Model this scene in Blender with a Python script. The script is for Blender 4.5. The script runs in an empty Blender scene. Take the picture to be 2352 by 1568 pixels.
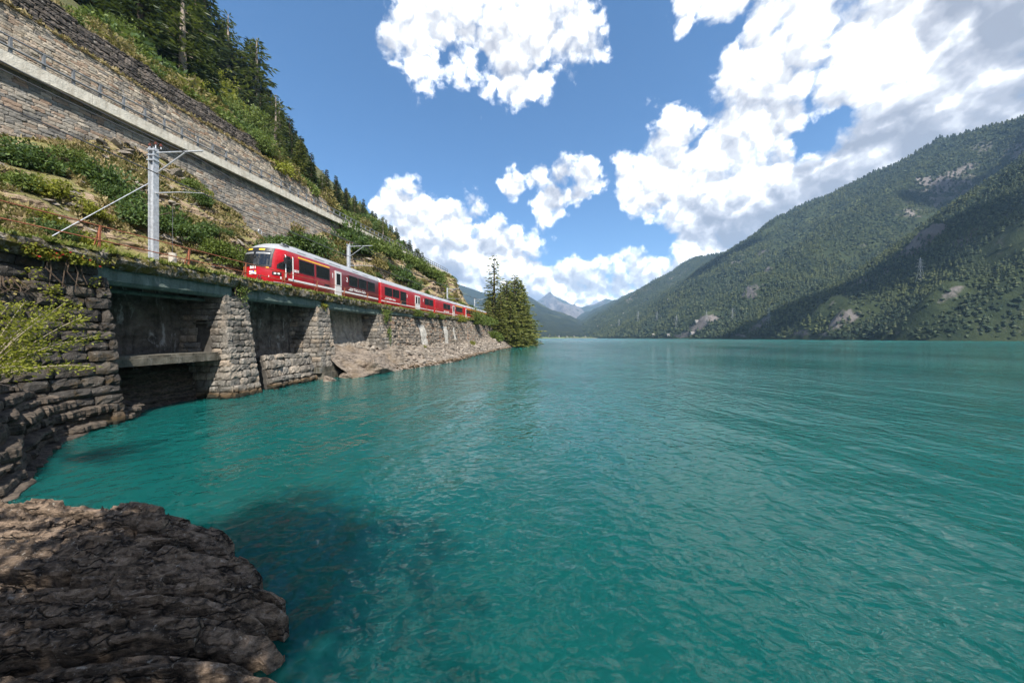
import bpy, math, random
import numpy as np
from mathutils import Vector, Matrix
from mathutils.bvhtree import BVHTree
random.seed(7); RNG = np.random.default_rng(7)
SC = bpy.context.scene; COL = SC.collection
H0 = 3.2          # eye height above the lake
FPX = 719.0       # focal length in the measuring scale (2352 px wide)

# ------------------------------------------------------------------ camera, sky, sun, exposure
cam_d = bpy.data.cameras.new('camera'); cam = bpy.data.objects.new('camera', cam_d); COL.objects.link(cam)
cam_d.sensor_width = 36.0; cam_d.lens = 36.0 * FPX / 2352.0
cam_d.clip_start = 0.05; cam_d.clip_end = 30000
cam_d.shift_y = -9.0 / 2352.0
cam.location = (0, 0, H0); cam.rotation_euler = (math.radians(90), 0, 0)
SC.camera = cam
SUN = Vector((0.27, -0.60, 0.75)).normalized()
sun_d = bpy.data.lights.new('sun', 'SUN'); sun = bpy.data.objects.new('sun', sun_d); COL.objects.link(sun)
sun_d.energy = 5.0; sun_d.angle = math.radians(0.5); sun_d.color = (1.0, 0.95, 0.87)
sun.rotation_euler = SUN.to_track_quat('Z', 'Y').to_euler(); sun.location = (0, -20, 60)
SC.view_settings.view_transform = 'Standard'; SC.view_settings.look = 'None'
SC.view_settings.exposure = 1.10; SC.view_settings.gamma = 1.0; SC.view_settings.use_curve_mapping = False
SC.render.engine = 'CYCLES'
SC.cycles.use_denoising = True
SC.cycles.max_bounces = 6; SC.cycles.diffuse_bounces = 3; SC.cycles.glossy_bounces = 3
SC.cycles.transmission_bounces = 3; SC.cycles.transparent_max_bounces = 8; SC.cycles.volume_bounces = 0
SC.cycles.sample_clamp_indirect = 6.0
SKY_STRENGTH = 0.088
CLOUD_STRENGTH = 0.80

class NT:
    """tiny helper to write node trees"""
    def __init__(s, tree):
        s.t = tree
    def n(s, typ, ins=None, **kw):
        nd = s.t.nodes.new(typ)
        for k, v in kw.items(): setattr(nd, k, v)
        for k, v in (ins or {}).items():
            sock = nd.inputs[k]
            if isinstance(v, bpy.types.NodeSocket): s.t.links.new(v, sock)
            else: sock.default_value = v
        return nd
    def math(s, op, a, b=0.0, c=None, clamp=False):
        d = {0: a, 1: b}
        if c is not None: d[2] = c
        return s.n('ShaderNodeMath', d, operation=op, use_clamp=clamp).outputs[0]
    def noise(s, vec, scale, detail=4, rough=0.55, out='Fac', dist=0.0):
        return s.n('ShaderNodeTexNoise', {'Vector': vec, 'Scale': scale, 'Detail': detail, 'Roughness': rough, 'Distortion': dist}).outputs[out]
    def ramp(s, fac, stops):
        r = s.n('ShaderNodeValToRGB', {'Fac': fac}); e = r.color_ramp.elements
        while len(e) < len(stops): e.new(0.5)
        for el, (p, c) in zip(e, stops): el.position = p; el.color = (c[0], c[1], c[2], 1)
        return r.outputs['Color']
    def mixc(s, fac, a, b, mode='MIX'):
        m = s.n('ShaderNodeMix', data_type='RGBA', blend_type=mode)
        for k, v in ((0, fac), (6, a), (7, b)):
            if isinstance(v, bpy.types.NodeSocket): s.t.links.new(v, m.inputs[k])
            else: m.inputs[k].default_value = (tuple(v) + (1,) if k and len(v) == 3 else v)
        return m.outputs[2]
    def mapr(s, v, a, b, c=0.0, d=1.0, smooth=False):
        return s.n('ShaderNodeMapRange', {0: v, 1: a, 2: b, 3: c, 4: d}, interpolation_type='SMOOTHSTEP' if smooth else 'LINEAR', clamp=True).outputs[0]
    def scale(s, vec, sc):
        return s.n('ShaderNodeVectorMath', {0: vec, 1: sc}, operation='MULTIPLY').outputs[0]
    def add(s, vec, sc):
        return s.n('ShaderNodeVectorMath', {0: vec, 1: sc}, operation='ADD').outputs[0]

def skydir(u, v):
    return Vector(((u - 1176) / FPX, 1.0, (775 - v) / FPX)).normalized()

def build_world():
    w = bpy.data.worlds.new('World'); SC.world = w; w.use_nodes = True
    t = w.node_tree; t.nodes.clear(); N = NT(t)
    sky = N.n('ShaderNodeTexSky', sky_type='NISHITA', sun_disc=False, sun_elevation=math.asin(SUN.z),
              sun_rotation=math.atan2(SUN.x, SUN.y), altitude=1000.0, air_density=1.0, dust_density=0.3, ozone_density=1.6)
    skyc = N.n('ShaderNodeHueSaturation', {'Hue': 0.5, 'Saturation': 1.28, 'Value': 1.0, 'Color': sky.outputs[0]}).outputs[0]
    bg1 = N.n('ShaderNodeBackground', {'Color': skyc, 'Strength': SKY_STRENGTH})
    d = N.n('ShaderNodeTexCoord').outputs['Generated']
    warp = N.noise(d, 4.5, 3, 0.55, 'Color')
    w1 = N.n('ShaderNodeVectorMath', {0: warp, 1: (0.5, 0.5, 0.5)}, operation='SUBTRACT').outputs[0]
    w2 = N.n('ShaderNodeVectorMath', {0: w1, 'Scale': 0.14}, operation='SCALE').outputs[0]
    dw = N.add(d, w2)
    def blob(u, v, r, gain=1.0):
        c = skydir(u, v); k = (r / FPX) * (c.y ** 1.5)
        ds = N.n('ShaderNodeVectorMath', {0: dw, 1: tuple(c)}, operation='DISTANCE').outputs['Value']
        return N.math('MULTIPLY_ADD', ds, -gain / k, gain)
    puffs = [(965, 105, 75, .50), (1010, 55, 85, .55), (1090, 85, 85, .45), (1170, 110, 95, .55), (1245, 60, 105, .50), (1290, 110, 70, .45), (1190, 185, 50, .40), (1265, 160, 55, .45), (895, 115, 40, .35), (1225, -5, 80, .5),
             (1185, 418, 38, .8), (1235, 405, 48, .85), (1290, 392, 50, .9), (1345, 412, 36, .8), (1275, 450, 46, .8), (1325, 452, 30, .7),
             (1490, 435, 75), (1570, 405, 115), (1650, 350, 130), (1700, 440, 160), (1610, 490, 130), (1760, 290, 150), (1780, 190, 140), (1860, 110, 180),
             (2000, 120, 240), (2150, 60, 300), (2330, 150, 320), (2200, 260, 240), (2060, 350, 190), (1830, 410, 200), (1960, 430, 180), (1670, 560, 130), (1570, 610, 85),
             (1490, 632, 65), (1850, 20, 70), (2000, 230, 210), (2330, 0, 300), (2150, 330, 230), (2290, 270, 210), (1760, 500, 150),
             (985, 545, 100), (930, 520, 75), (1050, 570, 100), (1110, 580, 75), (1010, 640, 140), (1150, 640, 110), (1210, 650, 90), (1290, 670, 80), (1370, 672, 65), (1435, 668, 55), (1515, 615, 65),
             (1580, 0, 60, .6), (1680, -5, 60, .6), (1525, 40, 35, .5)]
    m = None
    for p in puffs:
        b = blob(*p)
        m = b if m is None else N.n('ShaderNodeMath', {0: m, 1: b, 2: 0.18}, operation='SMOOTH_MAX').outputs[0]
    for u, v, r in ((1890, 302, 62), (1925, 285, 50)):     # clear gaps in the big bank
        h = blob(u, v, r)
        h = N.math('ADD', N.math('MULTIPLY', h, -1.1), N.math('MULTIPLY', N.math('SUBTRACT', N.noise(d, 16.0, 5, 0.6), 0.5), 1.6))
        m = N.n('ShaderNodeMath', {0: m, 1: h, 2: 0.25}, operation='SMOOTH_MIN').outputs[0]
    # scattered fair weather clouds over the rest of the sky
    sep = N.n('ShaderNodeSeparateXYZ', {0: d})
    far = N.mapr(sep.outputs[1], 0.42, 0.12)
    big = N.noise(d, 2.1, 2, 0.5)
    cov = N.math('MULTIPLY', N.math('SUBTRACT', big, 0.56), 4.0)
    cov = N.math('SUBTRACT', N.math('MULTIPLY', cov, far), N.math('MULTIPLY_ADD', far, -1.2, 1.2))
    m = N.math('MAXIMUM', m, cov)
    m = N.math('MINIMUM', N.math('MULTIPLY', m, 1.25), 1.05)
    def billow(vec):
        s = None
        for sc, wgt in ((7.0, 1.0), (15.0, 0.62), (33.0, 0.36), (70.0, 0.18)):
            v = N.n('ShaderNodeTexVoronoi', {'Vector': vec, 'Scale': sc, 'Randomness': 1.0}, feature='F1').outputs['Distance']
            v = N.math('MULTIPLY', v, v); t_ = N.math('MULTIPLY', N.math('SUBTRACT', 0.30, v), wgt); s = t_ if s is None else N.math('ADD', s, t_)
        return s
    wf = N.n('ShaderNodeVectorMath', {0: N.n('ShaderNodeVectorMath', {0: N.noise(d, 14.0, 4, 0.6, 'Color'), 1: (0.5, 0.5, 0.5)}, operation='SUBTRACT').outputs[0], 'Scale': 0.055}, operation='SCALE').outputs[0]
    db = N.add(d, wf)
    b1 = billow(db); b2 = billow(N.add(db, (0.004, -0.010, 0.022)))
    f1 = N.noise(d, 9.0, 9, 0.64, dist=0.2)
    dens = N.math('ADD', N.math('ADD', m, 0.14), N.math('ADD', N.math('MULTIPLY', b1, 0.95), N.math('MULTIPLY', N.math('SUBTRACT', f1, 0.50), 2.3)))
    alpha = N.mapr(dens, -0.04, 0.58, smooth=True)
    diff = N.math('SUBTRACT', b1, b2)
    lit = N.math('MULTIPLY_ADD', diff, 1.1, 0.76)
    lit = N.math('ADD', lit, N.math('MULTIPLY', N.math('SUBTRACT', f1, 0.5), 0.5))
    # flat grey undersides of the thick bank
    g = None
    for p in ((2100, 330, 190), (1900, 440, 150), (2300, 260, 230), (1700, 560, 120), (2250, 120, 130), (1620, 500, 60), (1030, 660, 70), (1230, 690, 50), (1560, 640, 50), (2330, 60, 140), (2000, 330, 120), (2200, 30, 110), (1800, 490, 110), (1290, 440, 45), (1200, 165, 50)):
        b = N.math('MAXIMUM', blob(*p), 0.0)
        g = b if g is None else N.math('MAXIMUM', g, b)
    g = N.math('MULTIPLY', N.math('MULTIPLY', g, N.mapr(N.noise(d, 5.0, 5, 0.6), 0.30, 0.62)), 0.95)
    lit = N.math('SUBTRACT', lit, g)
    lit = N.math('ADD', lit, N.math('MULTIPLY', N.math('SUBTRACT', 1.0, alpha), 0.2))
    colr = N.ramp(lit, [(0.0, (0.24, 0.245, 0.275)), (0.34, (0.37, 0.37, 0.40)), (0.60, (0.58, 0.58, 0.59)), (0.78, (0.92, 0.915, 0.90)), (1.0, (1.9, 1.88, 1.85))])
    bg2 = N.n('ShaderNodeBackground', {'Color': colr, 'Strength': CLOUD_STRENGTH})
    mix = N.n('ShaderNodeMixShader', {0: alpha, 1: bg1.outputs[0], 2: bg2.outputs[0]})
    out = N.n('ShaderNodeOutputWorld', {0: mix.outputs[0]})
    w.cycles.sampling_method = 'MANUAL'; w.cycles.sample_map_resolution = 512
build_world()

# ------------------------------------------------------------------ helpers
def thing(name, label, cat, loc=(0, 0, 0), group=None, kind=None):
    o = bpy.data.objects.new(name, None); COL.objects.link(o); o.location = loc; o.empty_display_size = 0.2
    tag(o, label, cat, group, kind); return o
def tag(o, label=None, cat=None, group=None, kind=None):
    if label: o['label'] = label
    if cat: o['category'] = cat
    if group: o['group'] = group
    if kind: o['kind'] = kind
    return o
def mesh_data(name, V, F, mats=None, smooth=False, midx=None):
    """V: n x 3; F: m x k array (all polygons alike) or list of tuples"""
    me = bpy.data.meshes.new(name)
    V = np.asarray(V, dtype=np.float32).reshape(-1, 3)
    if isinstance(F, np.ndarray) and F.ndim == 2:
        m, k = F.shape
        me.vertices.add(len(V)); me.vertices.foreach_set('co', V.ravel())
        me.loops.add(m * k); me.loops.foreach_set('vertex_index', F.astype(np.int32).ravel())
        me.polygons.add(m)
        me.polygons.foreach_set('loop_start', np.arange(0, m * k, k, dtype=np.int32))
        me.polygons.foreach_set('loop_total', np.full(m, k, dtype=np.int32))
        me.update(calc_edges=True)
    else:
        me.from_pydata([tuple(map(float, v)) for v in V], [], [tuple(map(int, f)) for f in F])
    for mt in (mats if isinstance(mats, (list, tuple)) else [mats] if mats else []): me.materials.append(mt)
    if midx is not None: me.polygons.foreach_set('material_index', np.asarray(midx, dtype=np.int32))
    me.polygons.foreach_set('use_smooth', np.full(len(me.polygons), smooth, dtype=bool))
    me.update(); return me
def link(name, me, parent=None, loc=None, kind=None):
    o = bpy.data.objects.new(name, me); COL.objects.link(o)
    if parent is not None: o.parent = parent
    if loc is not None: o.location = loc
    if kind: o['kind'] = kind
    return o
def mk(name, V, F, mats, parent=None, smooth=False, midx=None, kind=None, off=None):
    V = np.asarray(V, dtype=np.float64).reshape(-1, 3)
    if off is not None: V = V - np.asarray(off, dtype=np.float64)
    return link(name, mesh_data(name, V, F, mats, smooth, midx), parent, None, kind)
class MB:
    """collects simple solids into one mesh"""
    def __init__(s): s.V = []; s.F = []; s.M = []
    def raw(s, V, F, m=0):
        b = len(s.V); s.V += [tuple(v) for v in V]; s.F += [tuple(i + b for i in f) for f in F]; s.M += [m] * len(F); return s
    def box(s, c, size, m=0, ax=None):
        c = Vector(c); a = ax or (Vector((1, 0, 0)), Vector((0, 1, 0)), Vector((0, 0, 1)))
        P = [c + a[0] * (size[0] * .5 * i) + a[1] * (size[1] * .5 * j) + a[2] * (size[2] * .5 * k) for k in (-1, 1) for j in (-1, 1) for i in (-1, 1)]
        return s.raw(P, [(0, 2, 3, 1), (4, 5, 7, 6), (0, 1, 5, 4), (2, 6, 7, 3), (0, 4, 6, 2), (1, 3, 7, 5)], m)
    def bar(s, a, b, w, h=None, m=0):
        a = Vector(a); b = Vector(b); d = b - a; L = d.length; d = d / L; h = h or w
        sx = d.cross(Vector((0, 0, 1))); sx = sx.normalized() if sx.length > 1e-4 else Vector((1, 0, 0)); sz = sx.cross(d)
        return s.box((a + b) / 2, (L, w, h), m, (d, sx, sz))
    def tube(s, pts, r, n=8, m=0, cap=True):
        pts = [Vector(p) for p in pts]; rr = r if isinstance(r, (list, tuple)) else [r] * len(pts)
        V = []; F = []; px = None
        for i, p in enumerate(pts):
            d = (pts[min(i + 1, len(pts) - 1)] - pts[max(i - 1, 0)]).normalized()
            if px is None: px = d.orthogonal().normalized()
            px = (px - d * px.dot(d)).normalized(); py = d.cross(px)
            V += [p + (px * math.cos(2 * math.pi * k / n) + py * math.sin(2 * math.pi * k / n)) * rr[i] for k in range(n)]
        for i in range(len(pts) - 1):
            F += [(i * n + k, i * n + (k + 1) % n, (i + 1) * n + (k + 1) % n, (i + 1) * n + k) for k in range(n)]
        if cap: F += [tuple(range(n))[::-1], tuple((len(pts) - 1) * n + k for k in range(n))]
        return s.raw(V, F, m)
    def build(s, name, mats, parent=None, smooth=False, kind=None, off=None):
        return mk(name, s.V, s.F, mats, parent, smooth, s.M, kind, off)
def grid_faces(nu, nv):
    i = np.arange(nu - 1)[:, None] * nv + np.arange(nv - 1)[None, :]
    i = i.ravel(); return np.stack([i, i + nv, i + nv + 1, i + 1], 1)
# value noise in numpy
def _hash(i, j, k, seed):
    n = (i.astype(np.int64) * 374761393 + j.astype(np.int64) * 668265263 + k.astype(np.int64) * 1440662683 + seed * 974634777) & 0xffffffff
    n = ((n ^ (n >> 13)) * 1274126177) & 0xffffffff
    n = ((n ^ (n >> 15)) * 2246822519) & 0xffffffff
    return ((n ^ (n >> 16)) & 0xffff) / 65535.0
def vnoise(x, y, z, seed=0):
    x, y, z = np.broadcast_arrays(np.asarray(x, float), np.asarray(y, float), np.asarray(z, float))
    i, j, k = np.floor(x), np.floor(y), np.floor(z); fx, fy, fz = x - i, y - j, z - k
    fx, fy, fz = [f * f * (3 - 2 * f) for f in (fx, fy, fz)]
    r = 0
    for a in (0, 1):
        for b in (0, 1):
            for c in (0, 1):
                r = r + _hash(i + a, j + b, k + c, seed) * (fx if a else 1 - fx) * (fy if b else 1 - fy) * (fz if c else 1 - fz)
    return r
def fbm(x, y, z=0.0, oct=4, seed=0, gain=0.5):
    r = 0; a = 1; s = 0; f = 1.0
    for o in range(oct):
        r = r + a * (vnoise(np.asarray(x) * f, np.asarray(y) * f, np.asarray(z) * f, seed + o * 17) - 0.5); s += a; a *= gain; f *= 2.03
    return 2 * r / s
def spline(xs, ys):
    """smooth interpolation through given points (monotone-ish Catmull-Rom), linear beyond the ends"""
    xs = np.asarray(xs, float); ys = np.asarray(ys, float); m = np.gradient(ys, xs)
    def f(x):
        x = np.asarray(x, float); i = np.clip(np.searchsorted(xs, x) - 1, 0, len(xs) - 2)
        h = xs[i + 1] - xs[i]; t = (x - xs[i]) / h; tc = np.clip(t, 0, 1)
        r = (2 * tc**3 - 3 * tc**2 + 1) * ys[i] + (tc**3 - 2 * tc**2 + tc) * h * m[i] + (-2 * tc**3 + 3 * tc**2) * ys[i + 1] + (tc**3 - tc**2) * h * m[i + 1]
        return r + np.where(t < 0, t * h * m[i], 0) + np.where(t > 1, (t - 1) * h * m[i + 1], 0)
    return f
def W(u, v, Y):
    return Vector(((u - 1176) / FPX * Y, Y, H0 + (775 - v) / FPX * Y))
TERR = []      # surfaces that plants are set on: (BVH)
def add_bvh(V, F):
    TERR.append(BVHTree.FromPolygons([tuple(v) for v in V], [tuple(f) for f in F]))
def hit(u, v, only=None):
    o = Vector((0, 0, H0)); d = skydir(u, v); best = None
    for k, b in enumerate(TERR):
        if only is not None and k not in only: continue
        p, n, i, dist = b.ray_cast(o, d)
        if p is not None and (best is None or dist < best[2]): best = (p, n, dist)
    return best
def drop(x, y, only=None):
    best = None
    for k, b in enumerate(TERR):
        if only is not None and k not in only: continue
        p, n, i, dist = b.ray_cast(Vector((x, y, 900)), Vector((0, 0, -1)))
        if p is not None and (best is None or p.z > best[0].z): best = (p, n)
    return best

# ------------------------------------------------------------------ materials
def new_mat(name):
    m = bpy.data.materials.new(name); m.use_nodes = True; t = m.node_tree; t.nodes.clear()
    return m, NT(t)
def finish(N, color, rough=0.8, bump=None, bstr=1.0, bdist=0.02, metal=0.0, spec=0.3, extra=None):
    ins = {'Base Color': color, 'Roughness': rough, 'Metallic': metal, 'Specular IOR Level': spec}
    if bump is not None:
        ins['Normal'] = N.n('ShaderNodeBump', {'Height': bump, 'Strength': bstr, 'Distance': bdist}).outputs[0]
    ins.update(extra or {})
    p = N.n('ShaderNodeBsdfPrincipled', ins); N.n('ShaderNodeOutputMaterial', {0: p.outputs[0]}); return p
def pos(N): return N.n('ShaderNodeNewGeometry').outputs['Position']
def rnd(N):
    a = N.n('ShaderNodeObjectInfo').outputs['Random']; b = N.n('ShaderNodeNewGeometry').outputs['Random Per Island']
    return N.math('FRACT', N.math('ADD', a, b))
def c4(c): return (c[0], c[1], c[2], 1)
def plain(name, col, rough=0.5, metal=0.0, spec=0.5, var=0.12, scale=6.0, coat=0.0):
    m, N = new_mat(name); p = pos(N); f = N.noise(p, scale, 5, 0.6)
    c = N.mixc(N.mapr(f, 0.3, 0.7), tuple(x * (1 - var) for x in col), tuple(min(1, x * (1 + var)) for x in col))
    r = N.mapr(f, 0.3, 0.7, rough * 0.85, rough * 1.15)
    finish(N, c, r, metal=metal, spec=spec, extra={'Coat Weight': coat}); return m
def stone_mat(name, stops, moss=None, moss_amt=0.0, bscale=9.0, bdist=0.03, stain=0.35, lichen=0.0):
    m, N = new_mat(name); p = pos(N)
    base = N.ramp(rnd(N), stops)
    f = N.noise(p, bscale, 6, 0.65); f2 = N.noise(p, 1.1, 4, 0.6)
    c = N.mixc(N.mapr(f, 0.25, 0.75), N.mixc(0.45, base, (0.02, 0.018, 0.016)), base)
    c = N.mixc(N.math('MULTIPLY', N.mapr(f2, 0.48, 0.66), stain), c, (0.022, 0.019, 0.017))
    if lichen: c = N.mixc(N.math('MULTIPLY', N.mapr(N.noise(p, 14, 3, 0.7), 0.60, 0.68), lichen), c, (0.42, 0.40, 0.36))
    if moss is not None: c = N.mixc(N.math('MULTIPLY', N.mapr(N.noise(p, 2.3, 5, 0.7), 0.52, 0.64), moss_amt), c, moss)
    st = N.mapr(N.noise(N.scale(p, (1.6, 1.6, 0.22)), 1.0, 5, 0.62), 0.52, 0.70)        # seep streaks
    c = N.mixc(N.math('MULTIPLY', st, 0.55), c, (0.030, 0.026, 0.022))
    c = N.mixc(N.math('MULTIPLY', N.mapr(N.noise(N.scale(p, (2.4, 2.4, 0.4)), 1.0, 4, 0.6), 0.63, 0.72), 0.5), c, (0.40, 0.37, 0.33))
    pz = N.n('ShaderNodeSeparateXYZ', {0: p}).outputs[2]; wl = N.math('ADD', pz, N.math('MULTIPLY', N.math('SUBTRACT', f2, 0.5), 0.7))
    c = N.mixc(N.mapr(wl, 0.50, 0.22), c, (0.10, 0.066, 0.036)); c = N.mixc(N.mapr(wl, 0.24, 0.10), c, (0.028, 0.026, 0.018))   # algae and water line
    finish(N, c, 0.9, N.math('ADD', f, N.math('MULTIPLY', N.noise(p, bscale * 4, 3, 0.6), 0.35)), 0.9, bdist, spec=0.2); return m
M = {}
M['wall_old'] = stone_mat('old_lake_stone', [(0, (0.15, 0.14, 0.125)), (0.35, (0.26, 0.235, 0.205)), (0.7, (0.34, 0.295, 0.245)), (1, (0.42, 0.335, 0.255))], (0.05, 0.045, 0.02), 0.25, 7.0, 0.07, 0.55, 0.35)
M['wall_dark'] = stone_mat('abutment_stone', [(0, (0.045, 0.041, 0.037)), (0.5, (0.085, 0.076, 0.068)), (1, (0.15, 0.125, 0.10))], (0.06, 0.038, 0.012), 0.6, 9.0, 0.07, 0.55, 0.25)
M['wall_road'] = stone_mat('road_wall_stone', [(0, (0.17, 0.163, 0.152)), (0.3, (0.29, 0.265, 0.23)), (0.6, (0.40, 0.35, 0.285)), (0.85, (0.30, 0.205, 0.145)), (1, (0.48, 0.42, 0.34))], None, 0, 10.0, 0.03, 0.25)
M['wall_tier'] = stone_mat('terrace_stone', [(0, (0.13, 0.122, 0.115)), (0.3, (0.31, 0.275, 0.225)), (0.6, (0.45, 0.385, 0.30)), (0.82, (0.28, 0.185, 0.125)), (1, (0.55, 0.48, 0.385))], (0.16, 0.14, 0.06), 0.2, 10.0, 0.03, 0.3)
M['wall_high'] = stone_mat('dark_terrace_stone', [(0, (0.055, 0.048, 0.044)), (0.5, (0.115, 0.098, 0.086)), (1, (0.22, 0.18, 0.15))], (0.04, 0.035, 0.015), 0.4, 9.0, 0.05, 0.5)
M['rubble_wall'] = stone_mat('shore_wall_stone', [(0, (0.14, 0.125, 0.11)), (0.4, (0.26, 0.225, 0.185)), (0.75, (0.35, 0.295, 0.235)), (0.9, (0.28, 0.17, 0.11)), (1, (0.42, 0.36, 0.29))], (0.12, 0.10, 0.04), 0.2, 9.0, 0.05, 0.45)
M['talus'] = stone_mat('loose_rock', [(0, (0.13, 0.112, 0.095)), (0.5, (0.25, 0.215, 0.175)), (1, (0.40, 0.345, 0.285))], None, 0, 8.0, 0.05, 0.2)
M['mortar'] = plain('mortar', (0.075, 0.068, 0.06), 0.95, var=0.4, spec=0.1, scale=3)
M['mortar_light'] = plain('light_mortar', (0.17, 0.15, 0.125), 0.95, var=0.4, spec=0.1, scale=3)
def whitewash():
    m, N = new_mat('flaking_whitewash'); p = pos(N); f = N.noise(p, 6.0, 6, 0.7); c = N.mixc(N.mapr(N.noise(p, 2.0, 3, .6), .3, .7), (0.32, 0.30, 0.265), (0.48, 0.455, 0.41))
    c = N.mixc(N.mapr(f, 0.55, 0.61), c, (0.16, 0.13, 0.10)); finish(N, c, 0.95, f, 1.0, 0.12, spec=0.1); return m
M['white_paint'] = whitewash()
M['red'] = plain('red_paint', (0.35, 0.004, 0.009), 0.36, var=0.2, scale=1.6, coat=0.12)
M['silver'] = plain('silver_roof_paint', (0.30, 0.305, 0.315), 0.45, var=0.05, spec=0.5)
M['panel_grey'] = plain('grey_roof_panel', (0.20, 0.205, 0.21), 0.45, var=0.1)
M['white'] = plain('white_paint', (0.78, 0.77, 0.75), 0.4, var=0.04)
M['door_grey'] = plain('pale_grey_door_paint', (0.60, 0.58, 0.56), 0.4, var=0.04)
M['yellow'] = plain('yellow_paint', (0.80, 0.45, 0.02), 0.4, var=0.05)
M['blue'] = plain('blue_paint', (0.03, 0.08, 0.35), 0.4)
M['black'] = plain('black_rubber', (0.012, 0.012, 0.013), 0.5)
M['lamp_glass'] = plain('lamp_glass', (0.75, 0.73, 0.68), 0.15)
M['orange'] = plain('orange_lamp', (0.80, 0.28, 0.02), 0.3)
M['galv'] = plain('galvanised_steel', (0.42, 0.435, 0.455), 0.45, metal=0.3, var=0.25, scale=7)
M['rail_grey'] = plain('weathered_grey_railing', (0.17, 0.175, 0.18), 0.5, metal=0.25, var=0.2)
M['rust'] = plain('rusty_paint', (0.26, 0.085, 0.040), 0.75, var=0.45, scale=14)
M['brown_insulator'] = plain('brown_insulator', (0.16, 0.05, 0.03), 0.3)
M['wire'] = plain('dark_wire', (0.06, 0.06, 0.065), 0.6)
M['bark'] = plain('bark', (0.10, 0.072, 0.052), 0.95, var=0.4, scale=12, spec=0.1)
M['bark_pale'] = plain('pale_bark', (0.26, 0.21, 0.17), 0.95, var=0.4, scale=8, spec=0.1)
M['twig'] = plain('dry_twig', (0.34, 0.29, 0.22), 0.95, var=0.3, spec=0.1)

def glass_mat():
    m, N = new_mat('dark_window_glass')
    finish(N, (0.012, 0.013, 0.014, 1), 0.04, spec=0.7); return m
M['glass'] = glass_mat()

def concrete(name, ca, cb, stain, streak=0.0, white=0.0, plank=0.0):
    m, N = new_mat(name); p = pos(N); f = N.noise(p, 2.0, 6, 0.62); g = N.noise(p, 22, 3, 0.6)
    c = N.mixc(N.mapr(f, 0.3, 0.7), ca, cb)
    vs = N.noise(N.scale(p, (3.0, 3.0, 0.35)), 1.0, 5, 0.65)
    c = N.mixc(N.math('MULTIPLY', N.mapr(vs, 0.48, 0.68), streak), c, stain)
    if white: c = N.mixc(N.math('MULTIPLY', N.mapr(N.noise(N.scale(p, (2.2, 2.2, 0.8)), 1.0, 6, 0.7, dist=1.2), 0.56, 0.68), white), c, (0.45, 0.44, 0.42))
    b = N.math('ADD', N.math('MULTIPLY', f, 1.0), N.math('MULTIPLY', g, 0.3))
    finish(N, c, 0.9, b, 0.9, 0.09, spec=0.2); return m
M['concrete'] = concrete('road_concrete', (0.46, 0.425, 0.36), (0.58, 0.54, 0.46), (0.26, 0.22, 0.165), 0.55)
M['concrete_green'] = concrete('greenish_concrete', (0.085, 0.12, 0.105), (0.15, 0.185, 0.165), (0.035, 0.045, 0.035), 0.6, 0.25)
M['concrete_old'] = concrete('old_concrete', (0.065, 0.058, 0.045), (0.17, 0.155, 0.125), (0.02, 0.018, 0.010), 0.85, 0.2)
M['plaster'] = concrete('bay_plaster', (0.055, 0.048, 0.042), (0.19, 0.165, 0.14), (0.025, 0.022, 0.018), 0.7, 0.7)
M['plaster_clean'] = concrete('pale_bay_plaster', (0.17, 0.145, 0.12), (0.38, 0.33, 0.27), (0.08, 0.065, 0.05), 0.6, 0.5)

def rock_mat(name, a, b, cdark, strat=(0.5, 0.5, 6.0), bd=0.08, wet=0.0, grass=None, grass_amt=0.0, tint=None, fs=5.5, crack=None):
    m, N = new_mat(name); p = pos(N)
    s = N.noise(N.scale(p, strat), 1.0, 7, 0.62, dist=0.6); f = N.noise(p, fs, 8, 0.68); lo = N.noise(p, 0.7, 4, 0.55)
    c = N.mixc(N.mapr(f, 0.28, 0.72), a, b)
    c = N.mixc(N.math('MULTIPLY', N.mapr(s, 0.52, 0.36), 0.8), c, cdark)
    c = N.mixc(N.math('MULTIPLY', N.mapr(lo, 0.5, 0.68), 0.45), c, tint or cdark)
    if grass:
        gn = N.n('ShaderNodeNewGeometry').outputs['Normal']; nz = N.n('ShaderNodeSeparateXYZ', {0: gn}).outputs[2]
        gm = N.math('ADD', N.noise(p, 0.55, 6, 0.68), N.math('MULTIPLY', N.math('SUBTRACT', nz, 0.55), 0.35))
        gm = N.math('MULTIPLY', N.mapr(gm, 0.50 - 0.12 * grass_amt, 0.56), 1.0)
        gc = N.mixc(N.mapr(N.noise(p, 1.7, 5, 0.65), 0.35, 0.65), grass[0], grass[1])
        gc = N.mixc(N.mapr(N.noise(p, 9.0, 4, 0.7), 0.42, 0.7), gc, tuple(x * 0.35 for x in grass[1]))
        c = N.mixc(gm, c, gc)
    if crack:
        v = N.n('ShaderNodeTexVoronoi', {'Vector': N.add(N.scale(p, crack), N.n('ShaderNodeVectorMath', {0: N.noise(p, 2.0, 4, 0.6, 'Color'), 'Scale': 2.6}, operation='SCALE').outputs[0]), 'Scale': 1.0}, feature='DISTANCE_TO_EDGE').outputs['Distance']
        ck = N.math('MAXIMUM', N.mapr(v, 0.0, 0.10), N.mapr(N.noise(p, 2.2, 4, 0.6), 0.46, 0.56)); c = N.mixc(ck, (0.008, 0.006, 0.005), c); s = N.math('ADD', s, N.math('MULTIPLY', ck, 0.6))
        lich = N.mapr(N.noise(p, 21, 5, 0.7), 0.60, 0.66); c = N.mixc(N.math('MULTIPLY', lich, 0.5), c, (0.42, 0.37, 0.31))
    bmp = N.math('ADD', N.math('MULTIPLY', s, 1.2), N.math('ADD', f, N.math('MULTIPLY', N.noise(p, 26, 4, 0.6), 0.3)))
    finish(N, c, 0.85 - 0.3 * wet, bmp, 1.0, bd, spec=0.25); return m
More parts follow.
